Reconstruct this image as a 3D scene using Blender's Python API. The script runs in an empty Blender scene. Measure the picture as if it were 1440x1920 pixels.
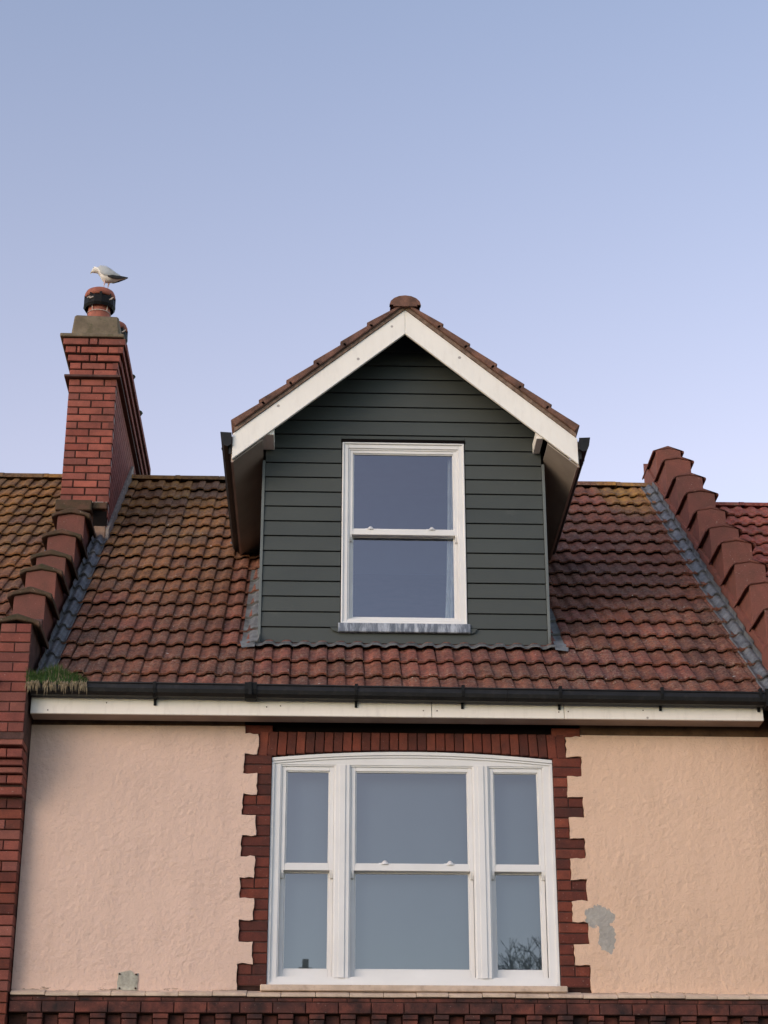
import bpy, bmesh, math, random
from mathutils import Matrix, Vector, Euler, noise
from math import radians as R, sin, cos, tan, pi

rnd = random.Random(7)
C = bpy.context.scene.collection
SC = bpy.context.scene

# ------------------------------------------------------------------ camera, world, sun, exposure
cam_d = bpy.data.cameras.new('camera'); cam = bpy.data.objects.new('camera', cam_d); C.objects.link(cam)
SC.camera = cam
cam.location = (0, -13.2, 1.6)
cam.rotation_euler = Euler((R(90 + 23.7), 0, R(-2.0)), 'XYZ')
cam_d.sensor_fit = 'VERTICAL'; cam_d.sensor_height = 24.0
cam_d.lens = 3490 / 1920 * 24.0
cam_d.clip_start = .1; cam_d.clip_end = 2000

SUN_EL, SUN_AZ = 13.0, -50.0        # azimuth measured from -Y (behind the camera) towards -X when negative
world = bpy.data.worlds.new('World'); SC.world = world; world.use_nodes = True
wn = world.node_tree; wn.nodes.clear()
wo = wn.nodes.new('ShaderNodeOutputWorld'); bg = wn.nodes.new('ShaderNodeBackground')
sky = wn.nodes.new('ShaderNodeTexSky'); sky.sky_type = 'NISHITA'; sky.sun_disc = False
sky.sun_elevation = R(SUN_EL); sky.sun_rotation = R(180 - SUN_AZ)
sky.air_density = 1.0; sky.dust_density = .3; sky.ozone_density = 2.0; sky.altitude = 20
tc = wn.nodes.new('ShaderNodeTexCoord'); sep = wn.nodes.new('ShaderNodeSeparateXYZ')
ramp = wn.nodes.new('ShaderNodeValToRGB')
wn.links.new(tc.outputs['Generated'], sep.inputs[0]); wn.links.new(sep.outputs['Z'], ramp.inputs[0])
mul = wn.nodes.new('ShaderNodeMix'); mul.data_type = 'RGBA'; mul.blend_type = 'MULTIPLY'; mul.inputs['Factor'].default_value = 1.0
wn.links.new(sky.outputs[0], mul.inputs['A']); wn.links.new(ramp.outputs[0], mul.inputs['B'])
wn.links.new(mul.outputs['Result'], bg.inputs[0]); wn.links.new(bg.outputs[0], wo.inputs[0])
bg.inputs[1].default_value = 0.15
SKY_TINT = [(0.0, (.9, 1.0, 1.02)), (.42, (1.92, 1.17, .95)), (.63, (1.64, 1.13, .97)), (1.0, (1.5, 1.08, .97))]
while len(ramp.color_ramp.elements) < len(SKY_TINT): ramp.color_ramp.elements.new(.5)
for e_, (p_, c_) in zip(ramp.color_ramp.elements, SKY_TINT): e_.position = p_; e_.color = (*c_, 1)

sd = bpy.data.lights.new('sun', 'SUN'); sun = bpy.data.objects.new('sun', sd); C.objects.link(sun)
sd.energy = .6; sd.angle = R(40); sd.color = (1.0, .91, .82)
sun.rotation_euler = Euler((R(90 - SUN_EL), 0, R(SUN_AZ)), 'XYZ')   # shines towards +Y for azimuth 0
SC.view_settings.view_transform = 'Standard'; SC.view_settings.look = 'None'
SC.view_settings.exposure = 1.06; SC.view_settings.gamma = 1.0; SC.view_settings.use_curve_mapping = False

# ------------------------------------------------------------------ helpers
class MB:
    def __init__(s): s.v = []; s.f = []; s.m = []; s.sm = []
    def add(s, vs, fs, m=0, smooth=False):
        b = len(s.v); s.v += [tuple(v) for v in vs]
        for f in fs: s.f.append([b + i for i in f]); s.m.append(m); s.sm.append(smooth)
    def box(s, x0, x1, y0, y1, z0, z1, m=0):
        s.add([(x0,y0,z0),(x1,y0,z0),(x1,y1,z0),(x0,y1,z0),(x0,y0,z1),(x1,y0,z1),(x1,y1,z1),(x0,y1,z1)],
              [(0,1,5,4),(1,2,6,5),(2,3,7,6),(3,0,4,7),(4,5,6,7),(3,2,1,0)], m)
    def prism(s, poly, y0, y1, m=0):            # poly: (x,z) seen from the front, anticlockwise
        n = len(poly)
        s.add([(x, y0, z) for x, z in poly] + [(x, y1, z) for x, z in poly],
              [list(range(n)), list(range(2*n-1, n-1, -1))] + [((i+1) % n, i, n+i, n+(i+1) % n) for i in range(n)], m)
    def extr_x(s, poly, x0, x1, m=0, smooth=False):   # poly: (y,z)
        n = len(poly)
        s.add([(x0, y, z) for y, z in poly] + [(x1, y, z) for y, z in poly],
              [list(range(n)), list(range(2*n-1, n-1, -1))], m)
        s.add([(x0, y, z) for y, z in poly] + [(x1, y, z) for y, z in poly],
              [(i, (i+1) % n, n+(i+1) % n, n+i) for i in range(n)], m, smooth)
    def tube(s, p0, p1, r0, r1=None, n=6, m=0, cap=True):
        p0 = Vector(p0); p1 = Vector(p1); r1 = r0 if r1 is None else r1
        d = (p1 - p0).normalized(); a = d.orthogonal().normalized(); b = d.cross(a)
        vs = [p0 + (a*cos(2*pi*i/n) + b*sin(2*pi*i/n))*r0 for i in range(n)] + [p1 + (a*cos(2*pi*i/n) + b*sin(2*pi*i/n))*r1 for i in range(n)]
        s.add(vs, [(i, (i+1) % n, n+(i+1) % n, n+i) for i in range(n)], m, n > 5)
        if cap: s.add(vs, [list(range(n-1, -1, -1)), list(range(n, 2*n))], m)
    def lathe(s, prof, c, n=24, m=0, smooth=True):   # prof: (r,z)
        k = len(prof)
        vs = [(c[0]+r*cos(2*pi*i/n), c[1]+r*sin(2*pi*i/n), c[2]+z) for r, z in prof for i in range(n)]
        s.add(vs, [(j*n+i, j*n+(i+1) % n, (j+1)*n+(i+1) % n, (j+1)*n+i) for j in range(k-1) for i in range(n)], m, smooth)
    def mesh(s, name, mats):
        me = bpy.data.meshes.new(name); me.from_pydata(s.v, [], s.f)
        for m in (mats if isinstance(mats, (list, tuple)) else [mats]): me.materials.append(m)
        me.polygons.foreach_set('material_index', s.m); me.polygons.foreach_set('use_smooth', s.sm)
        me.update(); return me
    def build(s, name, mats, parent=None, bevel=0, fix=True):
        me = s.mesh(name, mats)
        if fix or bevel:
            bm = bmesh.new(); bm.from_mesh(me)
            if bevel: bmesh.ops.remove_doubles(bm, verts=bm.verts, dist=1e-5)
            bmesh.ops.recalc_face_normals(bm, faces=bm.faces)
            if bevel:
                ed = [e for e in bm.edges if len(e.link_faces) == 2 and e.calc_face_angle(0) > .5]
                bmesh.ops.bevel(bm, geom=ed, offset=bevel, segments=1, affect='EDGES', profile=.5)
            bm.to_mesh(me); bm.free()
        return link(name, me, parent)

def wloc(o):
    return ORIG.get(o.name, Vector((0, 0, 0)))
ORIG = {}
def link(name, data, parent=None, loc=(0, 0, 0), rot=(0, 0, 0), scale=None):
    o = bpy.data.objects.new(name, data); C.objects.link(o)
    o.location = loc; o.rotation_euler = rot
    if scale: o.scale = scale
    if parent:
        o.parent = parent
        o.matrix_parent_inverse = Matrix.Translation(-wloc(parent))
    return o
def tag(o, label=None, cat=None, group=None, kind=None):
    if label: o['label'] = label
    if cat: o['category'] = cat
    if group: o['group'] = group
    if kind: o['kind'] = kind
    return o
def thing(name, loc, label, cat, group=None):
    o = bpy.data.objects.new(name, None); C.objects.link(o); o.location = loc; o.empty_display_size = .1
    ORIG[o.name] = Vector(loc)
    return tag(o, label, cat, group)
def part(name, parent):       # an empty part that only gathers pieces
    o = bpy.data.objects.new(name, None); C.objects.link(o); o.parent = parent
    o.matrix_parent_inverse = Matrix.Translation(-wloc(parent)); o.empty_display_size = .1
    return o

# ------------------------------------------------------------------ materials
class N:
    def __init__(s, name):
        s.m = bpy.data.materials.new(name); s.m.use_nodes = True; s.t = s.m.node_tree
        s.p = s.t.nodes['Principled BSDF']; s.geo = None
    def n(s, typ, **k):
        nd = s.t.nodes.new(typ)
        for a, b in k.items(): setattr(nd, a, b)
        return nd
    def l(s, a, b): s.t.links.new(a, b)
    def pos(s, obj=False):
        if obj: return s.n('ShaderNodeTexCoord').outputs['Object']
        if not s.geo: s.geo = s.n('ShaderNodeNewGeometry')
        return s.geo.outputs['Position']
    def noise(s, scale, detail=4, rough=.55, vec=None, stretch=None, dist=0):
        nd = s.n('ShaderNodeTexNoise'); nd.inputs['Scale'].default_value = scale
        nd.inputs['Detail'].default_value = detail; nd.inputs['Roughness'].default_value = rough; nd.inputs['Distortion'].default_value = dist
        v = vec or s.pos()
        if stretch:
            mp = s.n('ShaderNodeMapping'); mp.inputs['Scale'].default_value = stretch; s.l(v, mp.inputs[0]); v = mp.outputs[0]
        s.l(v, nd.inputs['Vector']); return nd.outputs['Fac']
    def ramp(s, fac, stops, interp='LINEAR'):
        r = s.n('ShaderNodeValToRGB'); cr = r.color_ramp; cr.interpolation = interp
        while len(cr.elements) < len(stops): cr.elements.new(.5)
        for e, (p, c) in zip(cr.elements, stops):
            e.position = p; e.color = (*(c if isinstance(c, tuple) else (c, c, c)), 1)
        s.l(fac, r.inputs[0]); return r.outputs[0]
    def mix(s, fac, a, b, mode='MIX'):
        mx = s.n('ShaderNodeMix', data_type='RGBA', blend_type=mode)
        for inp, v in (('Factor', fac), ('A', a), ('B', b)):
            if isinstance(v, (int, float)): mx.inputs[inp].default_value = v
            elif isinstance(v, tuple): mx.inputs[inp].default_value = (*v, 1)
            else: s.l(v, mx.inputs[inp])
        return mx.outputs['Result']
    def math(s, op, a, b=0, c=0, clamp=False):
        nd = s.n('ShaderNodeMath', operation=op, use_clamp=clamp)
        for i, v in enumerate((a, b, c)):
            if isinstance(v, (int, float)): nd.inputs[i].default_value = v
            else: s.l(v, nd.inputs[i])
        return nd.outputs[0]
    def bump(s, h, strength=.4, dist=.01, prev=None):
        b = s.n('ShaderNodeBump'); b.inputs['Strength'].default_value = strength; b.inputs['Distance'].default_value = dist
        s.l(h, b.inputs['Height'])
        if prev is not None: s.l(prev, b.inputs['Normal'])
        return b.outputs[0]
    def fin(s, col=None, rough=.8, normal=None, spec=None, metal=None):
        if col is not None:
            if isinstance(col, tuple): s.p.inputs['Base Color'].default_value = (*col, 1)
            else: s.l(col, s.p.inputs['Base Color'])
        if isinstance(rough, (int, float)): s.p.inputs['Roughness'].default_value = rough
        else: s.l(rough, s.p.inputs['Roughness'])
        if normal is not None: s.l(normal, s.p.inputs['Normal'])
        if spec is not None: s.p.inputs['Specular IOR Level'].default_value = spec
        if metal is not None: s.p.inputs['Metallic'].default_value = metal
        return s.m

def m_brick(name, cols, soot=(.035, .022, .02), soot_amt=.5, speck=.0, bumpd=.004):
    a = N(name); oi = a.n('ShaderNodeObjectInfo')
    base = a.ramp(oi.outputs['Random'], [(i/(len(cols)-1), c) for i, c in enumerate(cols)])
    n1 = a.noise(9, 5, .6); n2 = a.noise(120, 3, .6); n3 = a.noise(2.1, 3, .6)
    c = a.mix(a.ramp(n1, [(.35, 0.0), (.7, soot_amt)]), base, soot)
    c = a.mix(a.ramp(n2, [(.3, .45), (.7, 0.0)]), c, a.mix(1.0, c, (.45, .42, .42), 'MULTIPLY'))
    c = a.mix(a.ramp(n3, [(.5, 0.0), (.8, soot_amt*.8)]), c, soot)
    if speck:
        n4 = a.noise(60, 2, .5)
        c = a.mix(a.ramp(n4, [(.70, 0.0), (.74, speck)]), c, (.5, .42, .36))
    nb = a.bump(n2, .5, bumpd, a.bump(n1, .4, .006))
    return a.fin(c, .9, nb, .25)
def m_plain(name, col, var=.12, scale=3, rough=.6, bump=.15, bd=.003, fine=60, spec=.4, dirt=None, metal=0):
    a = N(name); n1 = a.noise(scale, 5, .6); n2 = a.noise(fine, 3, .6)
    d = tuple(x*(1-var*2) for x in col); l = tuple(min(1, x*(1+var)) for x in col)
    c = a.ramp(n1, [(.3, d), (.7, l)])
    if dirt:
        n3 = a.noise(scale*2.3, 6, .7); c = a.mix(a.ramp(n3, [(.52, 0.0), (.75, dirt[3])]), c, dirt[:3])
    return a.fin(c, rough, a.bump(n2, bump, bd), spec, metal)

BR = [(.24, .065, .045), (.34, .10, .065), (.22, .07, .05), (.40, .13, .08), (.29, .08, .055), (.17, .055, .042), (.36, .115, .075)]
M = {}
M['brick_ch'] = m_brick('chimney_brick', [(.30, .080, .058), (.41, .125, .09), (.25, .088, .07), (.46, .14, .098), (.33, .095, .07)], soot_amt=.4, speck=.3)
M['brick_q'] = m_brick('surround_brick', [(.15, .038, .026), (.24, .06, .036), (.10, .032, .025), (.28, .075, .045), (.16, .042, .03), (.12, .035, .026)], soot_amt=.55, speck=.2)
M['brick_p'] = m_brick('pier_brick', [(.25, .078, .058), (.31, .092, .066), (.21, .070, .056), (.34, .125, .092), (.25, .070, .055)], soot_amt=.35, speck=.35)
M['brick_c'] = m_brick('cornice_brick', [(.15, .048, .036), (.20, .063, .045), (.09, .038, .032), (.23, .07, .048)], soot=(.018, .016, .017), soot_amt=.95, speck=.2)
M['mortar'] = m_plain('dark_mortar', (.05, .026, .021), .2, 12, .95, .5, .004, 60, .1)
M['mortar_q'] = m_plain('brown_joint', (.065, .03, .024), .25, 20, .95, .5, .004)
M['mortar_l'] = m_plain('lime_mortar', (.42, .38, .33), .2, 12, .95, .5, .004)
M['dark'] = m_plain('dark_shade', (.010, .008, .008), .1, 5, .95, .1, .002, 60, .03)
M['coping'] = m_brick('red_coping_stone', [(.225, .084, .065), (.25, .09, .068), (.205, .08, .064), (.235, .082, .06)], soot=(.09, .055, .042), soot_amt=.45, speck=.35, bumpd=.007)
M['coping_top'] = m_brick('mossy_coping_stone', [(.12, .066, .045), (.14, .075, .05), (.10, .06, .042)], soot=(.05, .048, .026), soot_amt=.9, speck=.4, bumpd=.01)
M['cement'] = m_plain('weathered_cement', (.19, .15, .105), .18, 7, .95, .8, .006, 60, .2, dirt=(.07, .075, .03, .85))
M['lead'] = m_plain('lead_sheet', (.10, .10, .102), .35, 11, .5, .6, .006, 30, .5, dirt=(.03, .027, .027, .8))
M['lead_r'] = m_plain('brighter_lead_sheet', (.135, .14, .145), .35, 13, .45, .6, .008, 30, .45, dirt=(.035, .03, .03, .85))
M['lead_l'] = m_plain('pale_lead_sheet', (.155, .16, .158), .25, 12, .6, .5, .005, 30, .5, dirt=(.12, .11, .1, .6))
M['lead_a'] = m_plain('shaded_lead', (.13, .132, .13), .3, 14, .6, .6, .006, 30, .4, dirt=(.04, .04, .036, .7))
M['gutter'] = m_plain('black_gutter_plastic', (.011, .0105, .0105), .25, 6, .5, .25, .003, 50, .3, dirt=(.04, .035, .03, .5))
M['white'] = m_plain('white_window_paint', (.745, .73, .71), .03, 4, .38, .05, .001, 90, .5)
M['black'] = m_plain('black_plastic', (.010, .010, .0105), .1, 6, .6, .15, .003, 60, .15)
M['wire'] = m_plain('pale_wire', (.62, .52, .45), .1, 6, .5)
M['pot'] = m_plain('terracotta', (.36, .115, .075), .2, 9, .75, .4, .003, 70, .35, dirt=(.16, .07, .05, .6))
M['soffit'] = m_plain('brown_soffit_board', (.36, .27, .22), .12, 4, .6, .2, .002)
M['trim'] = m_plain('grey_corner_trim', (.13, .145, .14), .08, 5, .5)
M['curtain'] = m_plain('pale_curtain', (.80, .80, .74), .08, 14, .9)
M['room'] = m_plain('dim_room_paint', (.13, .14, .16), .1, 2, .9)
M['blind'] = m_plain('grey_window_blind', (.20, .23, .26), .03, 2, .9)

def m_board_paint(name, col, grime):
    a = N(name); n1 = a.noise(2.2, 4, .6); n2 = a.noise(26, 4, .65, stretch=(1, 1, .25)); n3 = a.noise(70, 2, .5)
    c = a.ramp(n1, [(.3, tuple(x*.93 for x in col)), (.7, col)])
    c = a.mix(a.ramp(n2, [(.5, 0.0), (.85, grime)]), c, (.42, .36, .30))
    vo = a.n('ShaderNodeTexVoronoi'); vo.inputs['Scale'].default_value = 4.2; a.l(a.pos(), vo.inputs['Vector'])
    c = a.mix(a.ramp(vo.outputs['Distance'], [(.045, .7), (.06, 0.0)]), c, (.16, .13, .12))
    return a.fin(c, .48, a.bump(n3, .12, .002), .4)
M['fascia'] = m_board_paint('cream_fascia_paint', (.87, .80, .71), .28)
M['barge'] = m_board_paint('white_barge_paint', (.88, .84, .77), .18)

def m_siding():
    a = N('dark_green_siding'); oi = a.n('ShaderNodeObjectInfo')
    n1 = a.noise(3.0, 4, .6, stretch=(.5, 1, 1)); n2 = a.noise(160, 3, .6, stretch=(.18, 1, 1)); n3 = a.noise(14, 5, .7)
    c = a.ramp(n1, [(.3, (.043, .051, .049)), (.7, (.057, .067, .063))])
    c = a.mix(a.math('MULTIPLY', oi.outputs['Random'], .5), c, (.066, .072, .064))
    c = a.mix(a.ramp(a.noise(1.7, 6, .75, stretch=(1, 1, 2)), [(.62, 0.0), (.72, .35)]), c, (.10, .105, .095))
    c = a.mix(a.ramp(n3, [(.66, 0.0), (.8, .3)]), c, (.13, .135, .12))
    return a.fin(c, .62, a.bump(n2, .35, .002), .4)
M['siding'] = m_siding()

def m_render(name, c0, c1, patch=None):
    a = N(name)
    n1 = a.noise(1.1, 4, .6); n2 = a.noise(14, 5, .62, dist=.4); n3 = a.noise(75, 3, .6); n4 = a.noise(6, 5, .7, stretch=(1, 1, .14))
    c = a.ramp(n1, [(.3, c0), (.7, c1)])
    c = a.mix(a.ramp(n4, [(.48, 0.0), (.8, .34)]), c, tuple(x*.72 for x in c0))
    c = a.mix(a.ramp(n3, [(.30, .35), (.42, 0.0)]), c, tuple(x*.6 for x in c0))
    sp = a.n('ShaderNodeSeparateXYZ'); a.l(a.pos(), sp.inputs[0])
    # chips in the paint along the foot of the wall
    foot = a.math('LESS_THAN', a.math('ADD', sp.outputs['Z'], a.math('MULTIPLY', a.noise(11, 6, .75, stretch=(.5, 1, 2.6)), .22)), 3.852)
    c = a.mix(foot, c, (.30, .22, .16))
    if patch:
        for px, pz, rx, rz in patch:
            dx = a.math('DIVIDE', a.math('SUBTRACT', sp.outputs['X'], px), rx); dz = a.math('DIVIDE', a.math('SUBTRACT', sp.outputs['Z'], pz), rz)
            d = a.math('ADD', a.math('MULTIPLY', dx, dx), a.math('MULTIPLY', dz, dz))
            d = a.math('ADD', d, a.math('MULTIPLY', a.noise(15, 5, .7), 2.2))
            k = a.math('LESS_THAN', d, 1.85)
            c = a.mix(k, c, a.ramp(n2, [(.3, (.31, .29, .26)), (.7, (.43, .395, .35))]))
    nb = a.bump(n3, .5, .005, a.bump(a.math('MULTIPLY', a.noise(24, 6, .6), a.ramp(a.noise(2.6, 3, .6), [(.35, .45), (.65, 1.0)])), .9, .018))
    return a.fin(c, .88, nb, .25)
M['render_l'] = m_render('pink_render', (.655, .468, .375), (.705, .502, .40))
M['render_r'] = m_render('glow_tinted_render', (.675, .46, .325), (.725, .495, .355), patch=[(1.995, 4.275, .115, .10), (2.04, 4.14, .068, .14)])  # right panel's colour warmed in place of the glow falling there
M['eaves_shade'] = m_plain('brown_eaves_shade', (.13, .075, .045), .2, 6, .9, .5, .005, 50, .15, dirt=(.05, .03, .02, .7))  # shade under the eaves, held in the colour
M['sill'] = m_plain('cream_sill_paint', (.60, .46, .35), .12, 7, .7, .4, .004, 60, .3, dirt=(.2, .12, .08, .5))

def m_tile(name, cols, lichen=True):
    a = N(name); oi = a.n('ShaderNodeObjectInfo')
    base = a.ramp(oi.outputs['Random'], [(i/(len(cols)-1), c) for i, c in enumerate(cols)])
    sp = a.n('ShaderNodeSeparateXYZ'); a.l(a.pos(), sp.inputs[0]); X, Z = sp.outputs['X'], sp.outputs['Z']
    n1 = a.noise(7, 5, .65); n2 = a.noise(34, 5, .7); n3 = a.noise(130, 3, .6); n4 = a.noise(1.3, 3, .6)
    c = a.mix(a.ramp(n1, [(.36, .75), (.62, 0.0)]), base, a.mix(1.0, base, (.42, .44, .46), 'MULTIPLY'))
    c = a.mix(a.ramp(n2, [(.34, .9), (.56, 0.0)]), c, a.mix(1.0, c, (.30, .30, .32), 'MULTIPLY'))
    c = a.mix(a.ramp(a.noise(90, 4, .75), [(.5, 0.0), (.68, .5)]), c, a.mix(1.0, c, (1.9, 1.75, 1.6), 'MULTIPLY'))
    c = a.mix(a.math('MULTIPLY', a.ramp(a.noise(44, 4, .7), [(.53, 0.0), (.64, .85)]), a.ramp(a.noise(3.7, 3, .6), [(.35, .15), (.65, 1.0)])), c, (.27, .18, .135))
    if lichen:
        # where lichen grows: high up on the left half, and one patch by the right parapet
        gx = a.ramp(a.math('ADD', a.math('MULTIPLY', X, -.25), .25), [(.30, 0.0), (.55, 1.0)])
        gz = a.ramp(a.math('SUBTRACT', a.math('MULTIPLY', Z, .3), 2.0), [(.0, 0.06), (.35, .6), (.7, 1.0)])
        g = a.math('MULTIPLY', gx, gz)
        r2 = a.math('ADD', a.math('POWER', a.math('SUBTRACT', X, 3.05), 2.0), a.math('POWER', a.math('MULTIPLY', a.math('SUBTRACT', Z, 9.38), .55), 2.0))
        g2 = a.ramp(r2, [(.0, 1.0), (.04, .6), (.12, 0.0)])
        g = a.math('MAXIMUM', g, g2)
        v = a.math('MULTIPLY', a.ramp(n2, [(.32, .15), (.52, 1.0)]), a.ramp(n1, [(.25, .2), (.6, 1.0)]))
        v = a.math('MULTIPLY', v, g)
        lc = a.ramp(a.math('ADD', n4, a.math('MULTIPLY', oi.outputs['Random'], .22)), [(.4, (.15, .115, .055)), (.52, (.24, .145, .05)), (.66, (.36, .175, .045))])
        c = a.mix(a.math('MULTIPLY', v, a.ramp(a.n('ShaderNodeObjectInfo').outputs['Random'], [(0.0, .45), (.6, .95)]), clamp=True), c, lc)
        c = a.mix(a.math('MULTIPLY', g2, a.ramp(a.noise(16, 5, .7), [(.46, 0.0), (.56, .85)]), clamp=True), c, (.36, .19, .045))
        # pale specks of lichen towards the eaves
        pale = a.math('MULTIPLY', a.ramp(a.noise(60, 5, .75), [(.54, 0.0), (.62, .8)]), a.ramp(a.noise(3.2, 3, .6), [(.44, .1), (.6, 1.0)]))
        c = a.mix(pale, c, (.32, .25, .18))
        wh = a.ramp(a.noise(21, 2, .5), [(.765, 0.0), (.775, 1.0)])
        c = a.mix(wh, c, (.6, .56, .5))
    else:
        c = a.mix(a.ramp(a.noise(9, 4, .6), [(.55, 0.0), (.75, .5)]), c, (.13, .12, .06))
    nb = a.bump(n3, .5, .003, a.bump(n2, .5, .006))
    return a.fin(c, .88, nb, .3)
TC = [(.172, .070, .047), (.21, .080, .050), (.145, .063, .045), (.235, .083, .051), (.155, .066, .048), (.195, .072, .046), (.13, .060, .045)]
TC = [tuple(v*k for v, k in zip(c, (1.14, 1.06, 1.0))) for c in TC]
M['tile'] = m_tile('clay_tile', TC)
M['tile_new'] = m_tile('newer_clay_tile', [(.21, .075, .055), (.28, .092, .063), (.18, .07, .054), (.31, .10, .066), (.23, .08, .057)])
M['tile_r'] = m_tile('neighbour_tile', [(.40, .10, .07), (.33, .085, .06), (.45, .12, .08), (.36, .10, .075)], False)
M['ridge'] = m_tile('ridge_clay', [(.17, .085, .055), (.14, .07, .05), (.20, .09, .055)])
M['verge_mortar'] = m_plain('verge_mortar_paint', (.24, .165, .125), .25, 22, .95, .9, .008, 60, .2, dirt=(.08, .06, .045, .7))
M['verge'] = m_brick('verge_tile_clay', [(.24, .125, .09), (.28, .14, .10), (.21, .11, .085)], soot=(.05, .035, .028), soot_amt=.8, speck=.15, bumpd=.01)

def m_glass(name, refl, tint, gc):
    a = N(name); t = a.t; t.nodes.remove(a.p)
    out = [n for n in t.nodes if n.type == 'OUTPUT_MATERIAL'][0]
    tr = a.n('ShaderNodeBsdfTransparent'); tr.inputs[0].default_value = (*tint, 1)
    gl = a.n('ShaderNodeBsdfGlossy'); gl.inputs['Roughness'].default_value = .012; gl.inputs[0].default_value = (*gc, 1)
    fr = a.n('ShaderNodeFresnel'); fr.inputs[0].default_value = 1.5
    w = a.noise(1.6, 2, .5); bp = a.bump(w, .06, .01); a.l(bp, gl.inputs['Normal'])
    f = a.math('ADD', fr.outputs[0], refl, clamp=True)
    mx = a.n('ShaderNodeMixShader'); a.l(f, mx.inputs[0]); a.l(tr.outputs[0], mx.inputs[1]); a.l(gl.outputs[0], mx.inputs[2]); a.l(mx.outputs[0], out.inputs[0])
    return a.m
M['glass'] = m_glass('window_glass', .115, (.75, .8, .8), (1.0, .95, .95))
M['glass_d'] = m_glass('dormer_glass', .135, (.75, .8, .85), (.79, .88, 1.0))

# ------------------------------------------------------------------ ground, road, pavement (the street below the frame)
M['asphalt'] = m_plain('asphalt', (.05, .05, .052), .15, 3, .9, .6, .006, 120)
M['paving'] = m_plain('paving', (.22, .20, .18), .15, 2, .9, .4, .004, 60)
b = MB(); b.box(-300, 300, -300, 300, -.3, 0); tag(b.build('ground', m_plain('ground_soil', (.10, .10, .07), .2, .5, .95)), kind='structure')
b = MB(); b.box(-60, 60, -17.5, -8.5, -.05, .004); tag(b.build('road', M['asphalt']), kind='structure')
for y0, y1 in ((-8.5, -6), (-20, -17.5)):
    b = MB(); b.box(-60, 60, y0, y1, -.05, .12); tag(b.build('pavement', M['paving'], bevel=.01), kind='structure')

# ------------------------------------------------------------------ house body
XL, XR = -2.115, 3.345
house = thing('terraced_house', (.65, 0, 0), 'middle terraced house with pink rendered wall, right panel tinted peach for warm glow, grey green dormer and white windows', 'house')
YE, ZE, PIT = -.33, 5.790, R(40)           # eave line of the tile butts
G = .3155                                  # gauge
def roof_z(y): return ZE + (y - YE) * tan(PIT)
def rp(x, u, h=0):
    return Vector((x, YE + u*cos(PIT) - h*sin(PIT), ZE + u*sin(PIT) + h*cos(PIT)))

# carcass behind the render (brick body), the lower wall, the back wall
for bx in ((XL, -.358, .0205, .25, 3.6, 5.44), (1.698, XR, .0205, .25, 3.6, 5.44), (-.357, 1.697, .0205, .25, 3.6, 3.78), (XL, XR, .06, .25, 5.625, 5.8), (XL, -.46, .0205, .25, 5.441, 5.62), (1.80, XR, .0205, .25, 5.441, 5.62)):
    b = MB(); b.box(*bx); b.build('inner_wall', M['mortar'], house)
for bx in ((-.556, -.358, .0105, .02, 3.785, 5.62), (1.698, 1.908, .0105, .02, 3.785, 5.62)):
    b = MB(); b.box(*bx); b.build('joint_mortar', M['mortar_q'], house)
b = MB(); b.box(XL, XR, 8.2, 8.4, 0, 5.8); b.build('back_wall', M['brick_c'], house)
b = MB(); b.box(XL, XR, .0, .25, 0, 3.43); b.build('lower_wall', M['brick_c'], house)

# render panels with toothed edges against the brick quoins
ZQ0, PQ, HQ = 3.787, .3025, .150
def ragged(pts, step=.028, amp=.006):
    out = []
    for i, p in enumerate(pts):
        q = pts[(i+1) % len(pts)]; L = math.hypot(q[0]-p[0], q[1]-p[1]); k = max(1, int(L/step)) if L < 1.0 else 1
        for j in range(k):
            t = j/k; out.append((p[0]+(q[0]-p[0])*t + rnd.uniform(-amp, amp), p[1]+(q[1]-p[1])*t + rnd.uniform(-amp, amp)))
    return out
def teeth(xlong, xshort, z0, ztop):
    pts = []; z = z0
    for i in range(6):
        pts += [(xlong, z), (xlong, z+HQ)]
        pts += [(xshort, z+HQ), (xshort, z+PQ)]; z += PQ
    pts += [(xlong, z), (xlong, ztop)]
    return pts
LZ0 = 3.745
for nm, pts, mt in (
    ('rendered_wall', [(XL, LZ0), (-.565, LZ0)] + teeth(-.562, -.462, ZQ0, 5.655) + [(XL, 5.65)], M['render_l']),
    ('rendered_wall', [(1.912, LZ0), (XR, LZ0), (XR, 5.61)] + teeth(1.912, 1.803, ZQ0, 5.612)[::-1], M['render_r'])):
    b = MB(); b.prism(ragged(pts), -.012, .02); o = b.build(nm, mt, house)
    bm = bmesh.new(); bm.from_mesh(o.data); bmesh.ops.triangulate(bm, faces=[f for f in bm.faces if len(f.verts) > 4]); bm.to_mesh(o.data); bm.free()
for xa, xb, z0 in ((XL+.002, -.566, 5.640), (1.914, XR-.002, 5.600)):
    b = MB(); b.box(xa, xb, .004, .018, z0, 5.80); b.build('eaves_shade', M['eaves_shade'], house)  # brown strip paints the eaves shadow along the wall top
# small cement mounting plate with four bolts
pl = MB(); pl.prism(ragged([(-1.39, 3.75), (-1.25, 3.745), (-1.245, 3.865), (-1.27, 3.86), (-1.30, 3.885), (-1.36, 3.87), (-1.388, 3.868)], .02, .003), -.018, -.006)
po = pl.build('mounting_patch', m_plain('pale_cement', (.42, .40, .33), .2, 18, .9, .7, .006, 80, .3, dirt=(.16, .13, .1, .6)), house)
b = MB()
for x, z in ((-1.376, 3.857), (-1.262, 3.855), (-1.372, 3.76), (-1.262, 3.76)): b.tube((x, -.026, z), (x, -.017, z), .007, n=8)
b.build('bolt', m_plain('rust', (.05, .02, .014), .2, 30, .9), po)

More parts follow.
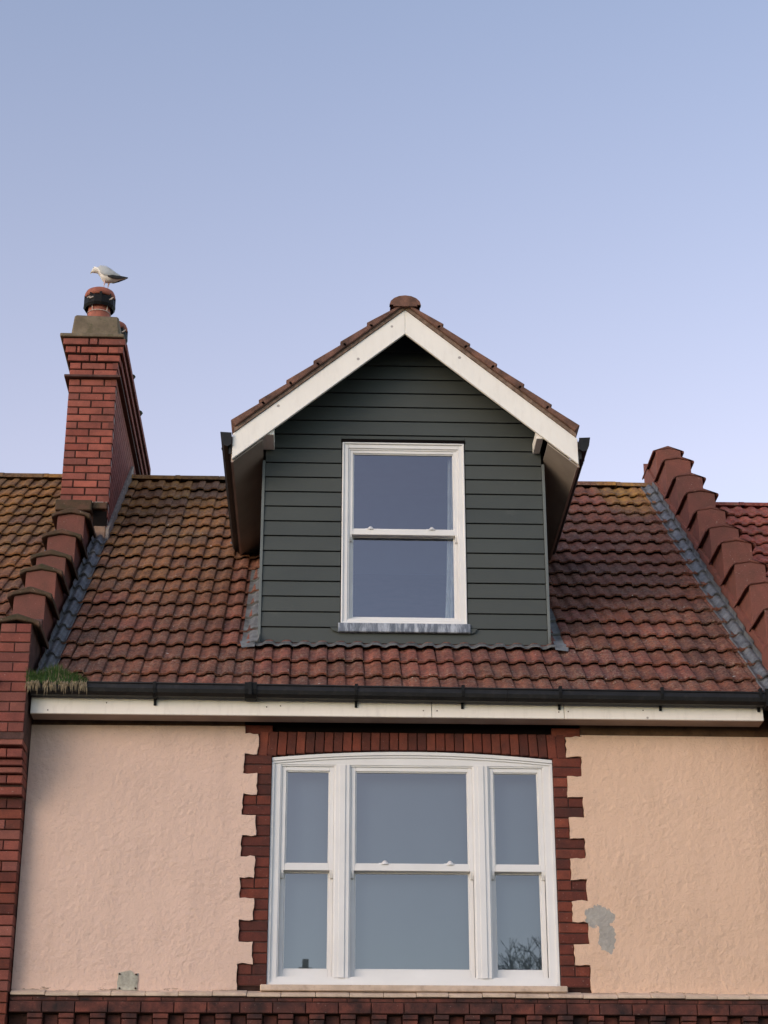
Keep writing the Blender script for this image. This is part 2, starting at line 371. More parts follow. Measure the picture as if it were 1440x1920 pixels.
# ------------------------------------------------------------------ brick pieces
_bc = {}
def brick_mesh(w, h, d, mat, c=.004):
    key = (round(w, 3), round(h, 3), round(d, 3), mat.name)
    if key not in _bc:
        b = MB(); x, z = w/2, h/2
        vs = [(-x, d, -z), (x, d, -z), (x, d, z), (-x, d, z), (-x, c, -z), (x, c, -z), (x, c, z), (-x, c, z),
              (-x+c, 0, -z+c), (x-c, 0, -z+c), (x-c, 0, z-c), (-x+c, 0, z-c)]
        fs = [(0, 3, 2, 1)]
        for i in range(4):
            j = (i+1) % 4; fs += [(i, j, 4+j, 4+i), (4+i, 4+j, 8+j, 8+i)]
        fs += [(8, 9, 10, 11)]
        b.add(vs, fs); _bc[key] = b.mesh('brick', mat)
    return _bc[key]
def brick(parent, x, z, w, h, yf, mat, d=.09, jit=1.0, name='brick'):
    return link(name, brick_mesh(w, h, d, mat), parent, (x, yf + rnd.uniform(-.0015, .002)*jit, z),
                (rnd.uniform(-.008, .008)*jit, rnd.uniform(-.006, .006)*jit, rnd.uniform(-.008, .008)*jit))
MJ = .009
sur = part('window_surround', house)
for i in range(7):
    for k in range(2):
        z = ZQ0 + i*PQ + k*.0752 + .036
        if i < 6 or k == 0:
            for (xa, xb) in ((-.562, -.357), (1.700, 1.912)):
                if k == 0 or i % 2: brick(sur, (xa+xb)/2, z, xb-xa-.003, .066, .003, M['brick_q'])
                else:
                    m = (xa+xb)/2; brick(sur, (xa+m)/2, z, m-xa-MJ, .066, .003, M['brick_q']); brick(sur, (m+xb)/2, z, xb-m-MJ*.5, .066, .003, M['brick_q'])
        z = ZQ0 + i*PQ + HQ + k*.0758 + .037
        if i < 6:
            for (xa, xb) in ((-.462, -.357), (1.700, 1.803)): brick(sur, (xa+xb)/2, z, xb-xa-.003, .067, .003, M['brick_q'])
# flat-topped, slightly arched row of soldier bricks
XA, XB, NS = -.455, 1.80, 33
def arch_z(x):
    t = (x - .67)/1.03; return 5.492 - .052*min(1.15, t*t)
wS = (XB - XA)/NS
for i in range(NS):
    x = XA + (i+.5)*wS; zb = arch_z(max(-.357, min(1.697, x))); zt = 5.622
    o = brick(sur, x, (zb+zt)/2, wS-.006, .14, .0, M['brick_q']); o.scale = (1, 1, (zt-zb)/.14); o.rotation_euler[1] = -(x-.67)*.06
for xa in (-.562, 1.806): brick(sur, xa+.052, 5.60, .1, .07, .003, M['brick_q'])
b = MB(); b.box(-.56, 1.91, .040, .055, 5.624, 5.80); b.build('recess_shade', M['dark'], house)  # black strip paints the deep shade above the soldier bricks

# ------------------------------------------------------------------ cornice under the window
cor = part('cornice', house)
x = XL + .002; i = 0
while x < XR:                                # cream painted sill slabs
    w = .232 if x < 2.9 else XR - x
    w = min(w + rnd.uniform(-.01, .01), XR - x)
    b = MB(); dz = rnd.uniform(-.003, .003)
    b.extr_x([(-.085, 3.700+dz), (-.085, 3.722+dz), (.0, 3.752+dz), (.03, 3.752+dz), (.03, 3.700+dz)], x+.001, x+w-.002)
    b.build('sill_slab', M['sill'], cor, bevel=.003); x += w; i += 1
b = MB(); b.box(-.40, 1.74, -.055, .03, 3.745, 3.788); b.build('window_ledge', M['sill'], cor, bevel=.006)
x = XL
while x < XR:                                # thin creasing tiles
    w = min(rnd.choice((.16, .2, .24)), XR - x)
    if w > .03: brick(cor, x+w/2, 3.680, w-.004, .026, -.070 + rnd.uniform(-.004, .004), M['brick_c'], d=.12)
    x += w
x = XL
while x < XR - .02:                          # projecting stretcher course
    w = min(.226, XR - x); brick(cor, x+w/2, 3.624, w-.006, .072, -.088, M['brick_c'], d=.14); x += w
b = MB(); b.box(XL, XR, -.02, .0, 3.3, 3.70); b.box(XL, XR, -.065, -.02, 3.585, 3.70); b.build('cornice_backing', M['mortar'], cor)
k = 0; x = .641 - .2145*13
while x < XR - .06:                          # dentil headers in two courses, plain headers set back between them
    if x > XL + .05:
        brick(cor, x, 3.566, .104, .032, -.085, M['brick_c'], d=.12, name='dentil'); brick(cor, x, 3.515, .100, .060, -.075, M['brick_c'], d=.12, name='dentil')
        brick(cor, x+.107, 3.535, .095, .085, -.03, M['brick_c'], d=.06)
    x += .2145
for r in range(3):
    x = XL + (r % 2)*.11
    while x < XR - .1:
        w = .224; brick(cor, x+w/2, 3.445 - r*.075, w-.008, .066, -.035, M['brick_c'], d=.08); x += w

# ------------------------------------------------------------------ windows
def ring(b, x0, x1, z0, z1, t, y0, y1, tt=None, tb=None, m=0):
    tt = t if tt is None else tt; tb = t if tb is None else tb
    b.box(x0, x0+t, y0, y1, z0, z1, m); b.box(x1-t, x1, y0, y1, z0, z1, m)
    b.box(x0+t, x1-t, y0+.0007, y1, z1-tt, z1, m); b.box(x0+t, x1-t, y0+.0007, y1, z0, z0+tb, m)
def sash(par, x0, x1, z0, z1, y, st, tt, tb, gm, horns=False, latch=()):
    b = MB(); ring(b, x0, x1, z0, z1, st, y, y+.038, tt, tb)
    ring(b, x0+st, x1-st, z0+tb, z1-tt, .008, y+.009, y+.038)
    s = b.build('sash', M['white'], par, bevel=.0025)
    g = MB(); gx0, gx1, gz0, gz1 = x0+st+.004, x1-st-.004, z0+tb+.004, z1-tt-.004
    g.add([(gx0, y+.02, gz0), (gx1, y+.02, gz0), (gx1, y+.02, gz1), (gx0, y+.02, gz1)], [(0, 1, 2, 3)]); g.build('pane', gm, par, fix=False)
    if horns:
        for sx in (x0, x1-st*.8):
            h = MB(); h.extr_x([(y, z0+.002), (y+.034, z0+.002), (y+.034, z0-.055), (y+.022, z0-.05), (y+.006, z0-.02)], sx, sx+st*.8)
            h.build('sash_horn', M['white'], par, bevel=.002)
    for lx in latch:
        h = MB(); h.lathe([(0, .034), (.012, .034), (.026, .016), (.038, .008), (.042, 0)], (lx, y+.03, z0+.046), 12)
        h.box(lx-.045, lx+.03, y+.015, y+.045, z0+.046, z0+.060)
        h.build('latch', M['white'], par)
win = part('window', house)
WX0, WX1, WZ0 = -.357, 1.697, 3.79
# outer frame with arched head
b = MB()
xs = [WX0 + (WX1-WX0)*i/24 for i in range(25)]
b.prism([(WX0, WZ0), (WX0+.064, WZ0), (WX0+.064, 5.385), (WX0, 5.385)], .035, .16)
b.prism([(WX1-.064, WZ0), (WX1, WZ0), (WX1, 5.385), (WX1-.064, 5.385)], .035, .16)
b.prism([(WX0, 5.3852), (WX1, 5.3852)] + [(x, arch_z(x)-.008) for x in xs[::-1]], .036, .16)
b.prism([(WX0+.0642, WZ0), (WX1-.0642, WZ0), (WX1-.0642, WZ0+.058), (WX0+.0642, WZ0+.058)], .034, .16)
o = b.build('frame', M['white'], win)
b = MB()   # raised arched moulding and outer beads
for i in range(24):
    xa, xb = xs[i], xs[i+1]
    b.prism([(xa, arch_z(xa)-.034), (xb, arch_z(xb)-.034), (xb, arch_z(xb)-.009), (xa, arch_z(xa)-.009)], .018, .035)
    b.prism([(xa, arch_z(xa)-.050), (xb, arch_z(xb)-.050), (xb, arch_z(xb)-.036), (xa, arch_z(xa)-.036)], .027, .035)
b.box(WX0, WX0+.018, .02, .0345, WZ0, 5.40); b.box(WX1-.018, WX1, .02, .0345, WZ0, 5.40)
b.box(WX0+.02, WX1-.02, .012, .0335, WZ0, WZ0+.024)
b.build('moulding', M['white'], win)
MUL = ((.108, .212), (1.118, 1.222))
for xa, xb in MUL:
    b = MB(); b.box(xa, xb, .030, .16, WZ0+.0585, 5.3848); b.box(xa+.030, xb-.030, .022, .0298, WZ0+.0585, 5.384); b.build('mullion', M['white'], win, bevel=.002)
for x0, x1, la in ((WX0+.064, .108, ()), (.212, 1.118, (.47, .94)), (1.222, WX1-.064, ())):
    ring_b = MB(); ring(ring_b, x0, x1, WZ0+.058, 5.385, .010, .042, .06); ring_b.build('bead', M['white'], win)
    sash(win, x0+.010, x1-.010, 4.610, 5.375, .052, .032, .032, .048, M['glass'], True, la)
    sash(win, x0+.010, x1-.010, WZ0+.068, 4.655, .092, .030, .048, .058, M['glass'])
b = MB(); b.box(WX0-.02, WX1+.02, 1.6, 1.62, 3.6, 5.6); b.box(WX0-.04, WX0-.02, .2, 1.62, 3.6, 5.6); b.box(WX1+.02, WX1+.04, .2, 1.62, 3.6, 5.6)
b.box(WX0-.04, WX1+.04, .2, 1.62, 5.6, 5.62); b.box(WX0-.04, WX1+.04, .2, 1.62, 3.58, 3.6); b.build('room_wall', M['room'], win)
b = MB(); b.box(WX0+.03, WX1-.03, .22, .225, 3.80, 5.5); b.build('blind', M['blind'], win)

# ------------------------------------------------------------------ fascia, soffit, gutter
FX0, FX1 = -2.105, 3.235
for xa, xb in ((FX0, .800), (.804, 1.768), (1.772, FX1)):
    b = MB(); b.box(xa, xb, -.22, -.200, 5.675, 5.80); b.build('fascia_board', M['fascia'], house, bevel=.003)
b = MB(); b.box(FX0, FX1, -.198, -.055, 5.678, 5.688); b.build('soffit', M['soffit'], house)
b = MB()
for x, z in ((-1.98, 5.70), (-1.56, 5.76), (-.40, 5.74), (-.30, 5.75), (.74, 5.725), (.84, 5.725), (1.73, 5.725), (1.80, 5.73), (2.35, 5.745)):
    b.tube((x, -.2235, z), (x, -.2195, z), .005, n=6)
b.build('screw_head', m_plain('screw_rust', (.14, .09, .07), .2, 30), house)
gut = part('gutter', house)
gp = [(-.222, 5.862), (-.222, 5.80), (-.250, 5.788), (-.300, 5.790), (-.330, 5.808), (-.338, 5.835), (-.332, 5.868), (-.340, 5.872), (-.340, 5.880), (-.326, 5.880), (-.326, 5.84), (-.318, 5.815), (-.295, 5.80), (-.25, 5.80), (-.234, 5.81), (-.234, 5.862)]
def gz(x): return (x+2.1)*-.004 + (.004 if x < 0 else 0)
xg = [-2.10, -.515, 1.35, 3.31]
for xa, xb in zip(xg[:-1], xg[1:]):
    b = MB(); n = len(gp)
    vs = [(xa, y, z+gz(xa)) for y, z in gp] + [(xb-.002, y, z+gz(xb)) for y, z in gp]
    b.add(vs, [(i, (i+1) % n, n+(i+1) % n, n+i) for i in range(n)] + [list(range(n)), list(range(2*n-1, n-1, -1))])
    b.build('gutter_length', M['gutter'], gut)
for x in (-1.209, .249, 1.025, 1.734, 2.477, 3.2):
    b = MB(); w = .012
    b.extr_x([(-.222, 5.785), (-.255, 5.778), (-.302, 5.780), (-.336, 5.800), (-.346, 5.835), (-.342, 5.886), (-.222, 5.886)], x-w, x+w)
    b.extr_x([(-.222, 5.74), (-.232, 5.74), (-.245, 5.785), (-.222, 5.785)], x-w*.8, x+w*.8)
    b.build('bracket', M['black'], gut, bevel=.002)
b = MB(); b.extr_x([(-.222, 5.783), (-.255, 5.776), (-.302, 5.778), (-.338, 5.800), (-.349, 5.835), (-.345, 5.888), (-.222, 5.888)], -.56, -.47)
b.box(-.53, -.505, -.358, -.349, 5.79, 5.885)
b.build('gutter_union', M['black'], gut, bevel=.003)
b = MB(); b.extr_x([(-.222, 5.75), (-.345, 5.75), (-.352, 5.88), (-.222, 5.88)], 3.235, 3.34)
b.tube((3.325, -.28, 5.80), (3.325, -.28, 5.60), .03, n=12); b.tube((3.325, -.28, 5.62), (3.325, -.06, 5.38), .035, n=12); b.tube((3.325, -.06, 5.42), (3.325, -.06, .1), .035, n=12)
b.build('downpipe', M['black'], house)

# ------------------------------------------------------------------ roof tiles
def tile_profile(p=.1375, n=2, amp=.0205):
    pts = []
    base = [(0, 0), (.034, 0), (.047, .003), (.058, .011), (.069, .0175), (.085, amp), (.110, amp*.97), (.122, amp*.84), (.127, amp*.70), (.1285, .001)]
    for k in range(n):
        for x, z in base:
            pts.append((x*p/.1375 + k*p, z))
    pts.append((n*p-.003, .0))
    return pts
def tile_mesh(prof, mat, L=G+.055, th=.014, lift=.038, sag=True):
    """origin at the lower left corner; +y up the slope, +z off the roof; nose lifted, head tucked under the next course"""
    b = MB(); n = len(prof); rows = [(0, lift-.002), (.006, lift), (L*.5, lift*.5), (L, 0)]
    top = [(x, y, z+h) for y, h in rows for x, z in prof]
    b.add(top, [(j*n+i, j*n+i+1, (j+1)*n+i+1, (j+1)*n+i) for j in range(len(rows)-1) for i in range(n-1)], 0, False)
    for j in (0, 1, 2): pass
    # nose (front edge), underside lip and the two side edges
    b.add([(x, 0, z+lift) for x, z in prof] + [(x, 0, z+lift-th) for x, z in prof] + [(x, .05, z+lift-th) for x, z in prof],
          [(n+i, n+i+1, i+1, i) for i in range(n-1)] + [(2*n+i, 2*n+i+1, n+i+1, n+i) for i in range(n-1)])
    for i in (0, n-1):
        x, z = prof[i]
        b.add([(x, 0, z+lift-th), (x, L, z-th), (x, L, z), (x, 0, z+lift)], [(0, 1, 2, 3)] if i else [(3, 2, 1, 0)])
    me = b.mesh('tile', mat)
    return me
prof = tile_profile()
T_old = [tile_mesh(prof, M['tile']), tile_mesh([(x, z*.9) for x, z in prof], M['tile'])]
T_new = [tile_mesh(prof, M['tile_new'])]
roof = part('roof', house)
DX0, DX1, DC, DY = -.50, 1.772, .637, .43        # dormer walls and front plane
TW = .275
def in_dormer(x0, x1, y):
    if y < DY - .03: return False
    hw = min(DX1 - DC, 1e9); v = 3.80 - y           # valley half width
    def ins(x): return (DX0+.02 < x < DX1-.02 and v > 0 and abs(x-DC) < v + .6) or (abs(x-DC) < v - .12 and abs(x-DC) < 1.25 and y > 2.45)
    return ins(x0) and ins(x1)
ntile = 0
def put_tile(par, me, x, u, extra=0, yaw=0):
    p = rp(x, u, extra)
    return link('tile', me, par, p, (PIT + rnd.uniform(-.010, .010), rnd.uniform(-.012, .012), rnd.uniform(-.009, .009)))
COLX = [.042 + TW*k for k in range(-8, 12)]
half = [(x, z) for x, z in prof if x <= .1375 - .002]
T_half = tile_mesh(half, M['tile'])
for r in range(18):
    u = r*G; y = YE + u*cos(PIT)
    for x in COLX:
        if in_dormer(x, x+TW, y): continue
        if x < -2.12 + .02: continue
        xr = x + TW
        new = (r in (2, 3, 4, 5, 6, 7, 8) and DX0-.32 < x < DX0 and rnd.random() < .9) or (r == 2 and DX0 - .1 < x < DX1 + .25) or (r == 1 and 0 < x < 2 and rnd.random() < .35) \
            or (r in (2, 3, 4) and DX1 - .1 < x < DX1 + .8 and rnd.random() < .4) or rnd.random() < .04
        if new: me = T_new[0]
        else: me = rnd.choice(T_old)
        put_tile(roof, me, x, u + (.050 if r == 0 else rnd.uniform(-.007, .007)), rnd.uniform(0, .004)); ntile += 1
for r in range(18): link('tile', T_half, roof, rp(-2.0205, r*G + (.05 if r == 0 else 0), 0), (PIT + rnd.uniform(-.007, .007), 0, 0)); link('tile', T_half, roof, rp(3.342-.2, r*G + (.05 if r == 0 else 0), -.002), (PIT, 0, 0))
print('tiles', ntile)
# membrane below the tiles
b = MB(); pts = [rp(XL, .07, -.02), rp(XR, .07, -.02), rp(XR, 18.25*G, -.02), rp(XL, 18.25*G, -.02)]
b.add(pts, [(0, 1, 2, 3)]); pts = [rp(XL, 18.25*G, -.02), rp(XR, 18.25*G, -.02), Vector((XR, 8.3, 5.8)), Vector((XL, 8.3, 5.8))]
b.add(pts, [(0, 1, 2, 3)]); b.build('roof_deck', M['mortar'], roof, fix=False)
# ridge tiles
YR, ZR = 4.12, 9.492
def ridge_mesh(L, r, mat, flat=.8):
    b = MB(); n = 9
    for k, (xa, xb, rr) in enumerate(((0, .045, r*1.0), (.045, L-.006, r*.955))):
        pa = [(rr*1.15*cos(pi*i/(n-1)), rr*flat*sin(pi*i/(n-1))) for i in range(n)]
        vs = [(xa, y, z) for y, z in pa] + [(xb, y, z) for y, z in pa]
        b.add(vs, [(i, n+i, n+i+1, i+1) for i in range(n-1)], 0, True); b.add(vs, [list(range(n)), list(range(2*n-1, n-1, -1))])
    return b.mesh('ridge_tile', mat)
RT = ridge_mesh(.45, .10, M['ridge'])
x = -1.97
while x < XR - .2:
    if not (DC-.55 < x < DC+.1): link('ridge_tile', RT, roof, (x, YR + rnd.uniform(-.006, .006), ZR + rnd.uniform(-.005, .003)), (rnd.uniform(-.03, .03), rnd.uniform(-.008, .008), 0))
    x += .45
# lead gutters dressed over the tiles along both parapets
def lead_mesh(pr, mat, L=G+.03): 
    n = len(pr); b = MB(); rows = [(0, .030), (.02, .032), (L, .008)]
    b.add([(x, y, z+h) for y, h in rows for x, z in pr], [(j*n+i, j*n+i+1, (j+1)*n+i+1, (j+1)*n+i) for j in range(2) for i in range(n-1)], 0, True)
    b.add([(x, 0, z+.030) for x, z in pr] + [(x, 0, z+.012) for x, z in pr], [(n+i, n+i+1, i+1, i) for i in range(n-1)])
    return b.mesh('lead_flashing', mat)
LM = [lead_mesh([(x*.72, z + rnd.uniform(-.002, .003)) for x, z in [(.0, .055), (.01, .02), (.03, .016), (.045, .028), (.06, .037), (.085, .037), (.098, .026), (.108, .008), (.13, .003), (.15, .004), (.156, .014), (.162, .006)]], M['lead']) for _ in range(3)]
LMR = [lead_mesh([(x*.72, z + rnd.uniform(-.002, .003)) for x, z in [(.0, .004), (.006, .016), (.018, .013), (.024, .006), (.055, .004), (.075, .012), (.09, .03), (.115, .038), (.14, .036), (.155, .024), (.162, .03), (.165, .07)]], M['lead_r']) for _ in range(3)]
for r in range(18):
    p = rp(-2.085, r*G + (.05 if r == 0 else 0), .014); link('lead_flashing', LM[r % 3], roof, p, (PIT, rnd.uniform(-.02, .02), rnd.uniform(-.01, .01)))
    p = rp(3.224, r*G + (.05 if r == 0 else 0), .014); link('lead_flashing', LMR[r % 3], roof, p, (PIT, rnd.uniform(-.02, .02), rnd.uniform(-.01, .01)))
LC = lead_mesh([(x, z+.006) for x, z in [(0, .004), (.03, .0), (.045, .004), (.06, .016), (.075, .027), (.09, .03), (.12, .03), (.135, .06)]], M['lead_l'])
for r in range(3, 9):
    link('lead_flashing', LC, roof, rp(DX0-.125, r*G, .004), (PIT, 0, 0))
LC2 = lead_mesh([(x, z+.006) for x, z in [(0, .06), (.01, .01), (.05, .004), (.09, .004), (.11, .012)]], M['lead_l'])
for r in range(3, 6): link('lead_flashing', LC2, roof, rp(DX1-.005, r*G, .006), (PIT, 0, 0))
# apron along the foot of the dormer front: wavy lead over the tile heads
b = MB(); n = 110; vs = []
for j, (u, h) in enumerate(((3*G-.040, .050), (3*G-.034, .0515), (3*G+.02, .046))):
    for i in range(n+1):
        x = DX0 - .03 + (DX1-DX0+.06)*i/n; ph = ((x-.042) % .1375)/.1375
        z = .018*max(0, min(1, (ph-.25)/.22)) if ph < .9 else .018*(1-(ph-.9)/.1)
        vs.append(rp(x, u + (.012*noise.noise(Vector((x*9, 0, 0))) if j < 2 else 0), z + h))
m_ = n+1
b.add(vs, [(j*m_+i, j*m_+i+1, (j+1)*m_+i+1, (j+1)*m_+i) for j in range(2) for i in range(n)], 0, True)
b.add([v - Vector((0, 0, .005)) if k >= m_ else v for k, v in enumerate(vs[:m_]*2)], [(i, i+1, m_+i+1, m_+i) for i in range(n)])
b.build('lead_apron', M['lead_a'], roof, fix=False)
for sx, xx in ((-1, DX0-.02), (1, DX1+.02)):
    b = MB(); p = [rp(xx, 3*G-.09, .06), rp(xx+sx*.10, 3*G-.08, .045), rp(xx+sx*.12, 3*G+.06, .045), rp(xx, 3*G+.08, .07)]
    b.add(p, [(0, 1, 2, 3)]); b.build('lead_corner', M['lead_l'], roof, fix=False)
    b = MB(); u0 = 10.9*G
    xx = DC + sx*1.36
    p = [rp(xx, u0, .05), rp(xx+sx*.10, u0+.02, .055), rp(xx+sx*.13, u0+.12, .05), rp(xx+sx*.02, u0+.22, .06), rp(xx-sx*.1, u0+.1, .075)]
    b.add(p, [(0, 1, 2, 3, 4)]); b.build('lead_corner', M['lead_l'], roof, fix=False)

# ------------------------------------------------------------------ dormer
dor = part('dormer', house)
SL = tan(R(40)); ZB = 6.462
def rafter(x): return 9.215 - SL*abs(x - DC)        # underside line of the dormer roof
b = MB()                                            # sheathing behind the boards, with the window opening left out
wx0, wx1, wz0, wz1 = .138, 1.127, 6.632, 8.210
b.prism([(DX0, ZB-.1), (wx0, ZB-.1), (wx0, wz1), (wx1, wz1), (wx1, ZB-.1), (DX1, ZB-.1), (DX1, rafter(DX1)), (DC, rafter(DC)), (DX0, rafter(DX0))], DY+.012, DY+.10)
b.box(wx0, wx1, DY+.012, DY+.10, ZB-.1, wz0)
for xa, xb in ((DX0+.003, DX0+.06), (DX1-.06, DX1-.003)):
    b.add([(xa, DY+.1, ZB-.1), (xb, DY+.1, ZB-.1), (xb, 3.0, 8.4), (xa, 3.0, 8.4), (xa, DY+.1, 8.25), (xb, DY+.1, 8.25), (xb, 3.0, 8.41), (xa, 3.0, 8.41)],
          [(0, 1, 5, 4), (1, 2, 6, 5), (2, 3, 7, 6), (3, 0, 4, 7), (4, 5, 6, 7), (3, 2, 1, 0)])
b.build('sheathing', M['dark'], dor)
zs = [ZB] + [6.594 + .1283*i for i in range(0, 21)]
def board(xa, xb, z0, z1, clipx=False):
    bb = MB(); g = .006
    y0l, y0u = DY - .012, DY - .003                # lower edge stands proud of the upper
    za, zb_ = z0 + g, z1 - .001
    if clipx:
        hl = (9.215 - za)/SL; hu = (9.215 - zb_)/SL
        xl, xr = max(DX0+.02, DC-hl), min(DX1-.02, DC+hl); ul, ur = max(DX0+.02, DC-hu), min(DX1-.02, DC+hu)
    else: xl, xr, ul, ur = xa, xb, xa, xb
    if ur - ul < .05: return
    bb.add([(xl, y0l, za), (xr, y0l, za), (ur, y0u, zb_), (ul, y0u, zb_), (xl, DY+.011, za), (xr, DY+.011, za), (ur, DY+.011, zb_), (ul, DY+.011, zb_)],
           [(0, 1, 2, 3), (4, 7, 6, 5), (0, 4, 5, 1), (3, 2, 6, 7), (0, 3, 7, 4), (1, 5, 6, 2)])
    bb.build('board', M['siding'], dor, bevel=.0015)
for i in range(len(zs)-1):
    z0, z1 = zs[i], zs[i+1]
    if z1 <= 6.64 or z0 > 8.20:
        if z0 > 8.20: board(0, 0, z0, z1, True)
        else: board(DX0+.02, DX1-.02, z0, z1)
    elif z1 > 8.20:
        board(DX0+.02, wx0-.006, z0, z1); board(wx1+.006, DX1-.02, z0, z1); 
        if z1 - 8.222 > .01: board(wx0-.0055, wx1+.0055, 8.222, z1)
    else:
        board(DX0+.02, wx0-.006, z0, z1); board(wx1+.006, DX1-.02, z0, z1)
for xa, xb in ((DX0-.004, DX0+.018), (DX1-.018, DX1+.004)):
    b = MB(); b.box(xa, xb, DY-.020, DY+.05, ZB-.02, 8.02); b.build('corner_trim', M['trim'], dor, bevel=.002)
for s, xx in ((-1, DX0), (1, DX1)):                  # cheek boards
    for i in range(len(zs)-1):
        z0, z1 = zs[i], zs[i+1]
        if z0 > 7.9: break
        y1 = YE + (z0 - ZE)/tan(PIT) + .25
        b = MB(); b.box(xx-.004 if s < 0 else xx-.002, xx+.002 if s < 0 else xx+.004, DY+.052, max(y1, DY+.2), z0+.004, z1)
        b.build('cheek_board', M['siding'], dor)
# barge boards
YB0, YB1 = .10, .125
for s in (-1, 1):
    xf = DC + s*1.372
    zt = lambda x: 9.255 - SL*abs(x-DC)
    p = [(DC + s*.0008, zt(DC)), (xf, zt(xf)), (xf, zt(xf)-.222), (DC + s*.0008, zt(DC)-.222)]
    if s > 0: p = p[::-1]
    b = MB(); b.prism(p, YB0, YB1); b.build('barge_board', M['barge'], dor, bevel=.003)
    b = MB(); xe = DC + s*1.362; p = [(DC + s*.0008, zt(DC)+.036), (xe, zt(xe)+.036), (xe, zt(xe)+.002), (DC + s*.0008, zt(DC)+.002)]
    b.prism(ragged(p, .03, .002) if 0 else p, YB0-.012, YB1+.03); b.build('undercloak', M['verge_mortar'], dor)
    # small block closing the eaves box behind the barge board
    xi = DC + s*1.047
    b = MB(); b.box(min(xi, xi+s*.14), max(xi, xi+s*.055), YB1+.002, DY-.022, 8.112, 8.20); b.build('eaves_block', M['barge'], dor, bevel=.004)
    # sloping soffit under the verge
    b = MB(); q = lambda x, d: 9.215 - SL*abs(x-DC) - d
    xo = DC + s*1.10
    p = [(DC+s*.001, q(DC, 0)), (xo, q(xo, 0)), (xo, q(xo, .012)), (DC+s*.001, q(DC, .012))]
    b.prism(p, YB1+.001, DY+.2); b.build('verge_soffit', M['dark'], dor)
    # horizontal eaves soffit, side fascia and black gutter running back to the main roof
    ox, ix = (xf - s*.01), (DX0 if s < 0 else DX1)
    b = MB(); rise = abs(ox-ix)*SL; p = [(ox, 7.872), (ix, 7.872+rise), (ix, 7.886+rise), (ox, 7.886)]; b.prism(p if s < 0 else p[::-1], YB1+.002, 2.75); b.build('eaves_soffit', m_plain('side_soffit_paint', (.30, .25, .21), .1, 3, .6), dor)
    b = MB(); b.box(min(ox, ox+s*.018), max(ox, ox+s*.018), YB1+.002, 2.75, 7.865, 8.09); b.build('side_fascia', M['soffit'], dor)
    gx = ox + s*.018
    g2 = [(0, 8.085), (0, 8.005), (.03, 7.985), (.06, 7.995), (.075, 8.03), (.078, 8.075), (.09, 8.10), (.082, 8.103), (.068, 8.078), (.064, 8.035), (.055, 8.008), (.03, 7.998), (.008, 8.01), (.008, 8.085)]
    b = MB(); n = len(g2); vs = [(gx+s*x_, .075, z_) for x_, z_ in g2] + [(gx+s*x_, 2.72, z_-.01) for x_, z_ in g2]
    b.add(vs, [(i, (i+1) % n, n+(i+1) % n, n+i) for i in range(n)])
    b.add([(gx, .074, 8.10), (gx, .074, 8.0), (gx+s*.03, .074, 7.98), (gx+s*.062, .074, 7.99), (gx+s*.078, .074, 8.03), (gx+s*.09, .074, 8.105)], [(0, 1, 2, 3, 4, 5)])
    for yy in (.35, 1.1, 1.9): b.add([(gx+s*x_*1.05, yy, z_-.003) for x_, z_ in g2[:8]] + [(gx+s*x_*1.05, yy+.03, z_-.003) for x_, z_ in g2[:8]], [(i, i+1, 9+i, 8+i) for i in range(7)])
    b.box(min(gx, gx+s*.02), max(gx, gx+s*.02), .11, 2.72, 7.93, 8.01)
    b.build('side_gutter', M['gutter'], dor)
    # verge tiles, stepping up the slope
    hw = 1.352; nS = 7; Ls = .281
    for k in range(nS-1):
        u0, u1 = k*Ls, ((k+1)*Ls + .03 if k < nS-2 else hw/cos(R(40)))
        th = .064
        def P2(u, h): 
            return (DC + s*(hw - u*cos(R(40)) + h*sin(R(40))), 8.158 + u*sin(R(40)) + h*cos(R(40)))
        p = [P2(u0, .0), P2(u1, .0), P2(u1, th-.028 if k < nS-2 else .012), P2(u0, th), ]
        pp = [(p[0][0], p[0][1]), (p[1][0], p[1][1]), (p[2][0], p[2][1]), (p[3][0], p[3][1])]
        b = MB(); b.prism(pp if s < 0 else pp[::-1], YB0-.035, YB0+.23); b.build('verge_tile', M['verge'], dor, bevel=.006)
    # remaining courses of the dormer roof
    tb = MB()
    for k in range(nS):
        for j in range(14):
            u0 = k*Ls; uE = min(u0+Ls+.02, hw/cos(R(40))-.01); y0 = YB0 + .235 + j*TW
            if y0 > 4.3 - (hw - u0*cos(R(40)))*0 - (k < 5)*(1.25 - k*.2): continue
            for i in range(len(prof)-1):
                (xa, za), (xb, zb2) = prof[i], prof[i+1]
                q = []
                for (a_, h_, u_) in ((xa, za+.035, u0), (xb, zb2+.035, u0), (xb, zb2+.008, uE), (xa, za+.008, uE)):
                    X_, Z_ = P2(u_, h_); q.append((X_, y0 + a_, Z_))
                tb.add(q, [(0, 1, 2, 3)])
                q2 = [q[0], q[1], (q[1][0], q[1][1], q[1][2]-.02), (q[0][0], q[0][1], q[0][2]-.02)]; tb.add(q2, [(0, 1, 2, 3)])
    o = tb.build('slope_tiles', M['tile'], dor, fix=False); o['kind'] = 'stuff'
    b = MB(); xa = DC+s*hw
    b.add([(DC, YB1, 9.28), (DC, 4.3, 9.28), (xa, 2.9, 8.145), (xa, YB1, 8.145)], [(0, 1, 2, 3)]); b.build('roof_deck', M['dark'], dor, fix=False)
RD = ridge_mesh(.45, .112, M['verge'], .80)
y = YB0 - .045
for k in range(9):
    link('ridge_tile', RD, dor, (DC, y, 9.275 + rnd.uniform(-.003, .003)), (0, 0, R(90))); y += .45
b = MB(); b.prism([(DC-.10, 9.262), (DC+.10, 9.262), (DC+.075, 9.32), (DC, 9.355), (DC-.075, 9.32)], YB0-.052, YB0-.03); b.build('ridge_mortar', M['verge'], dor)

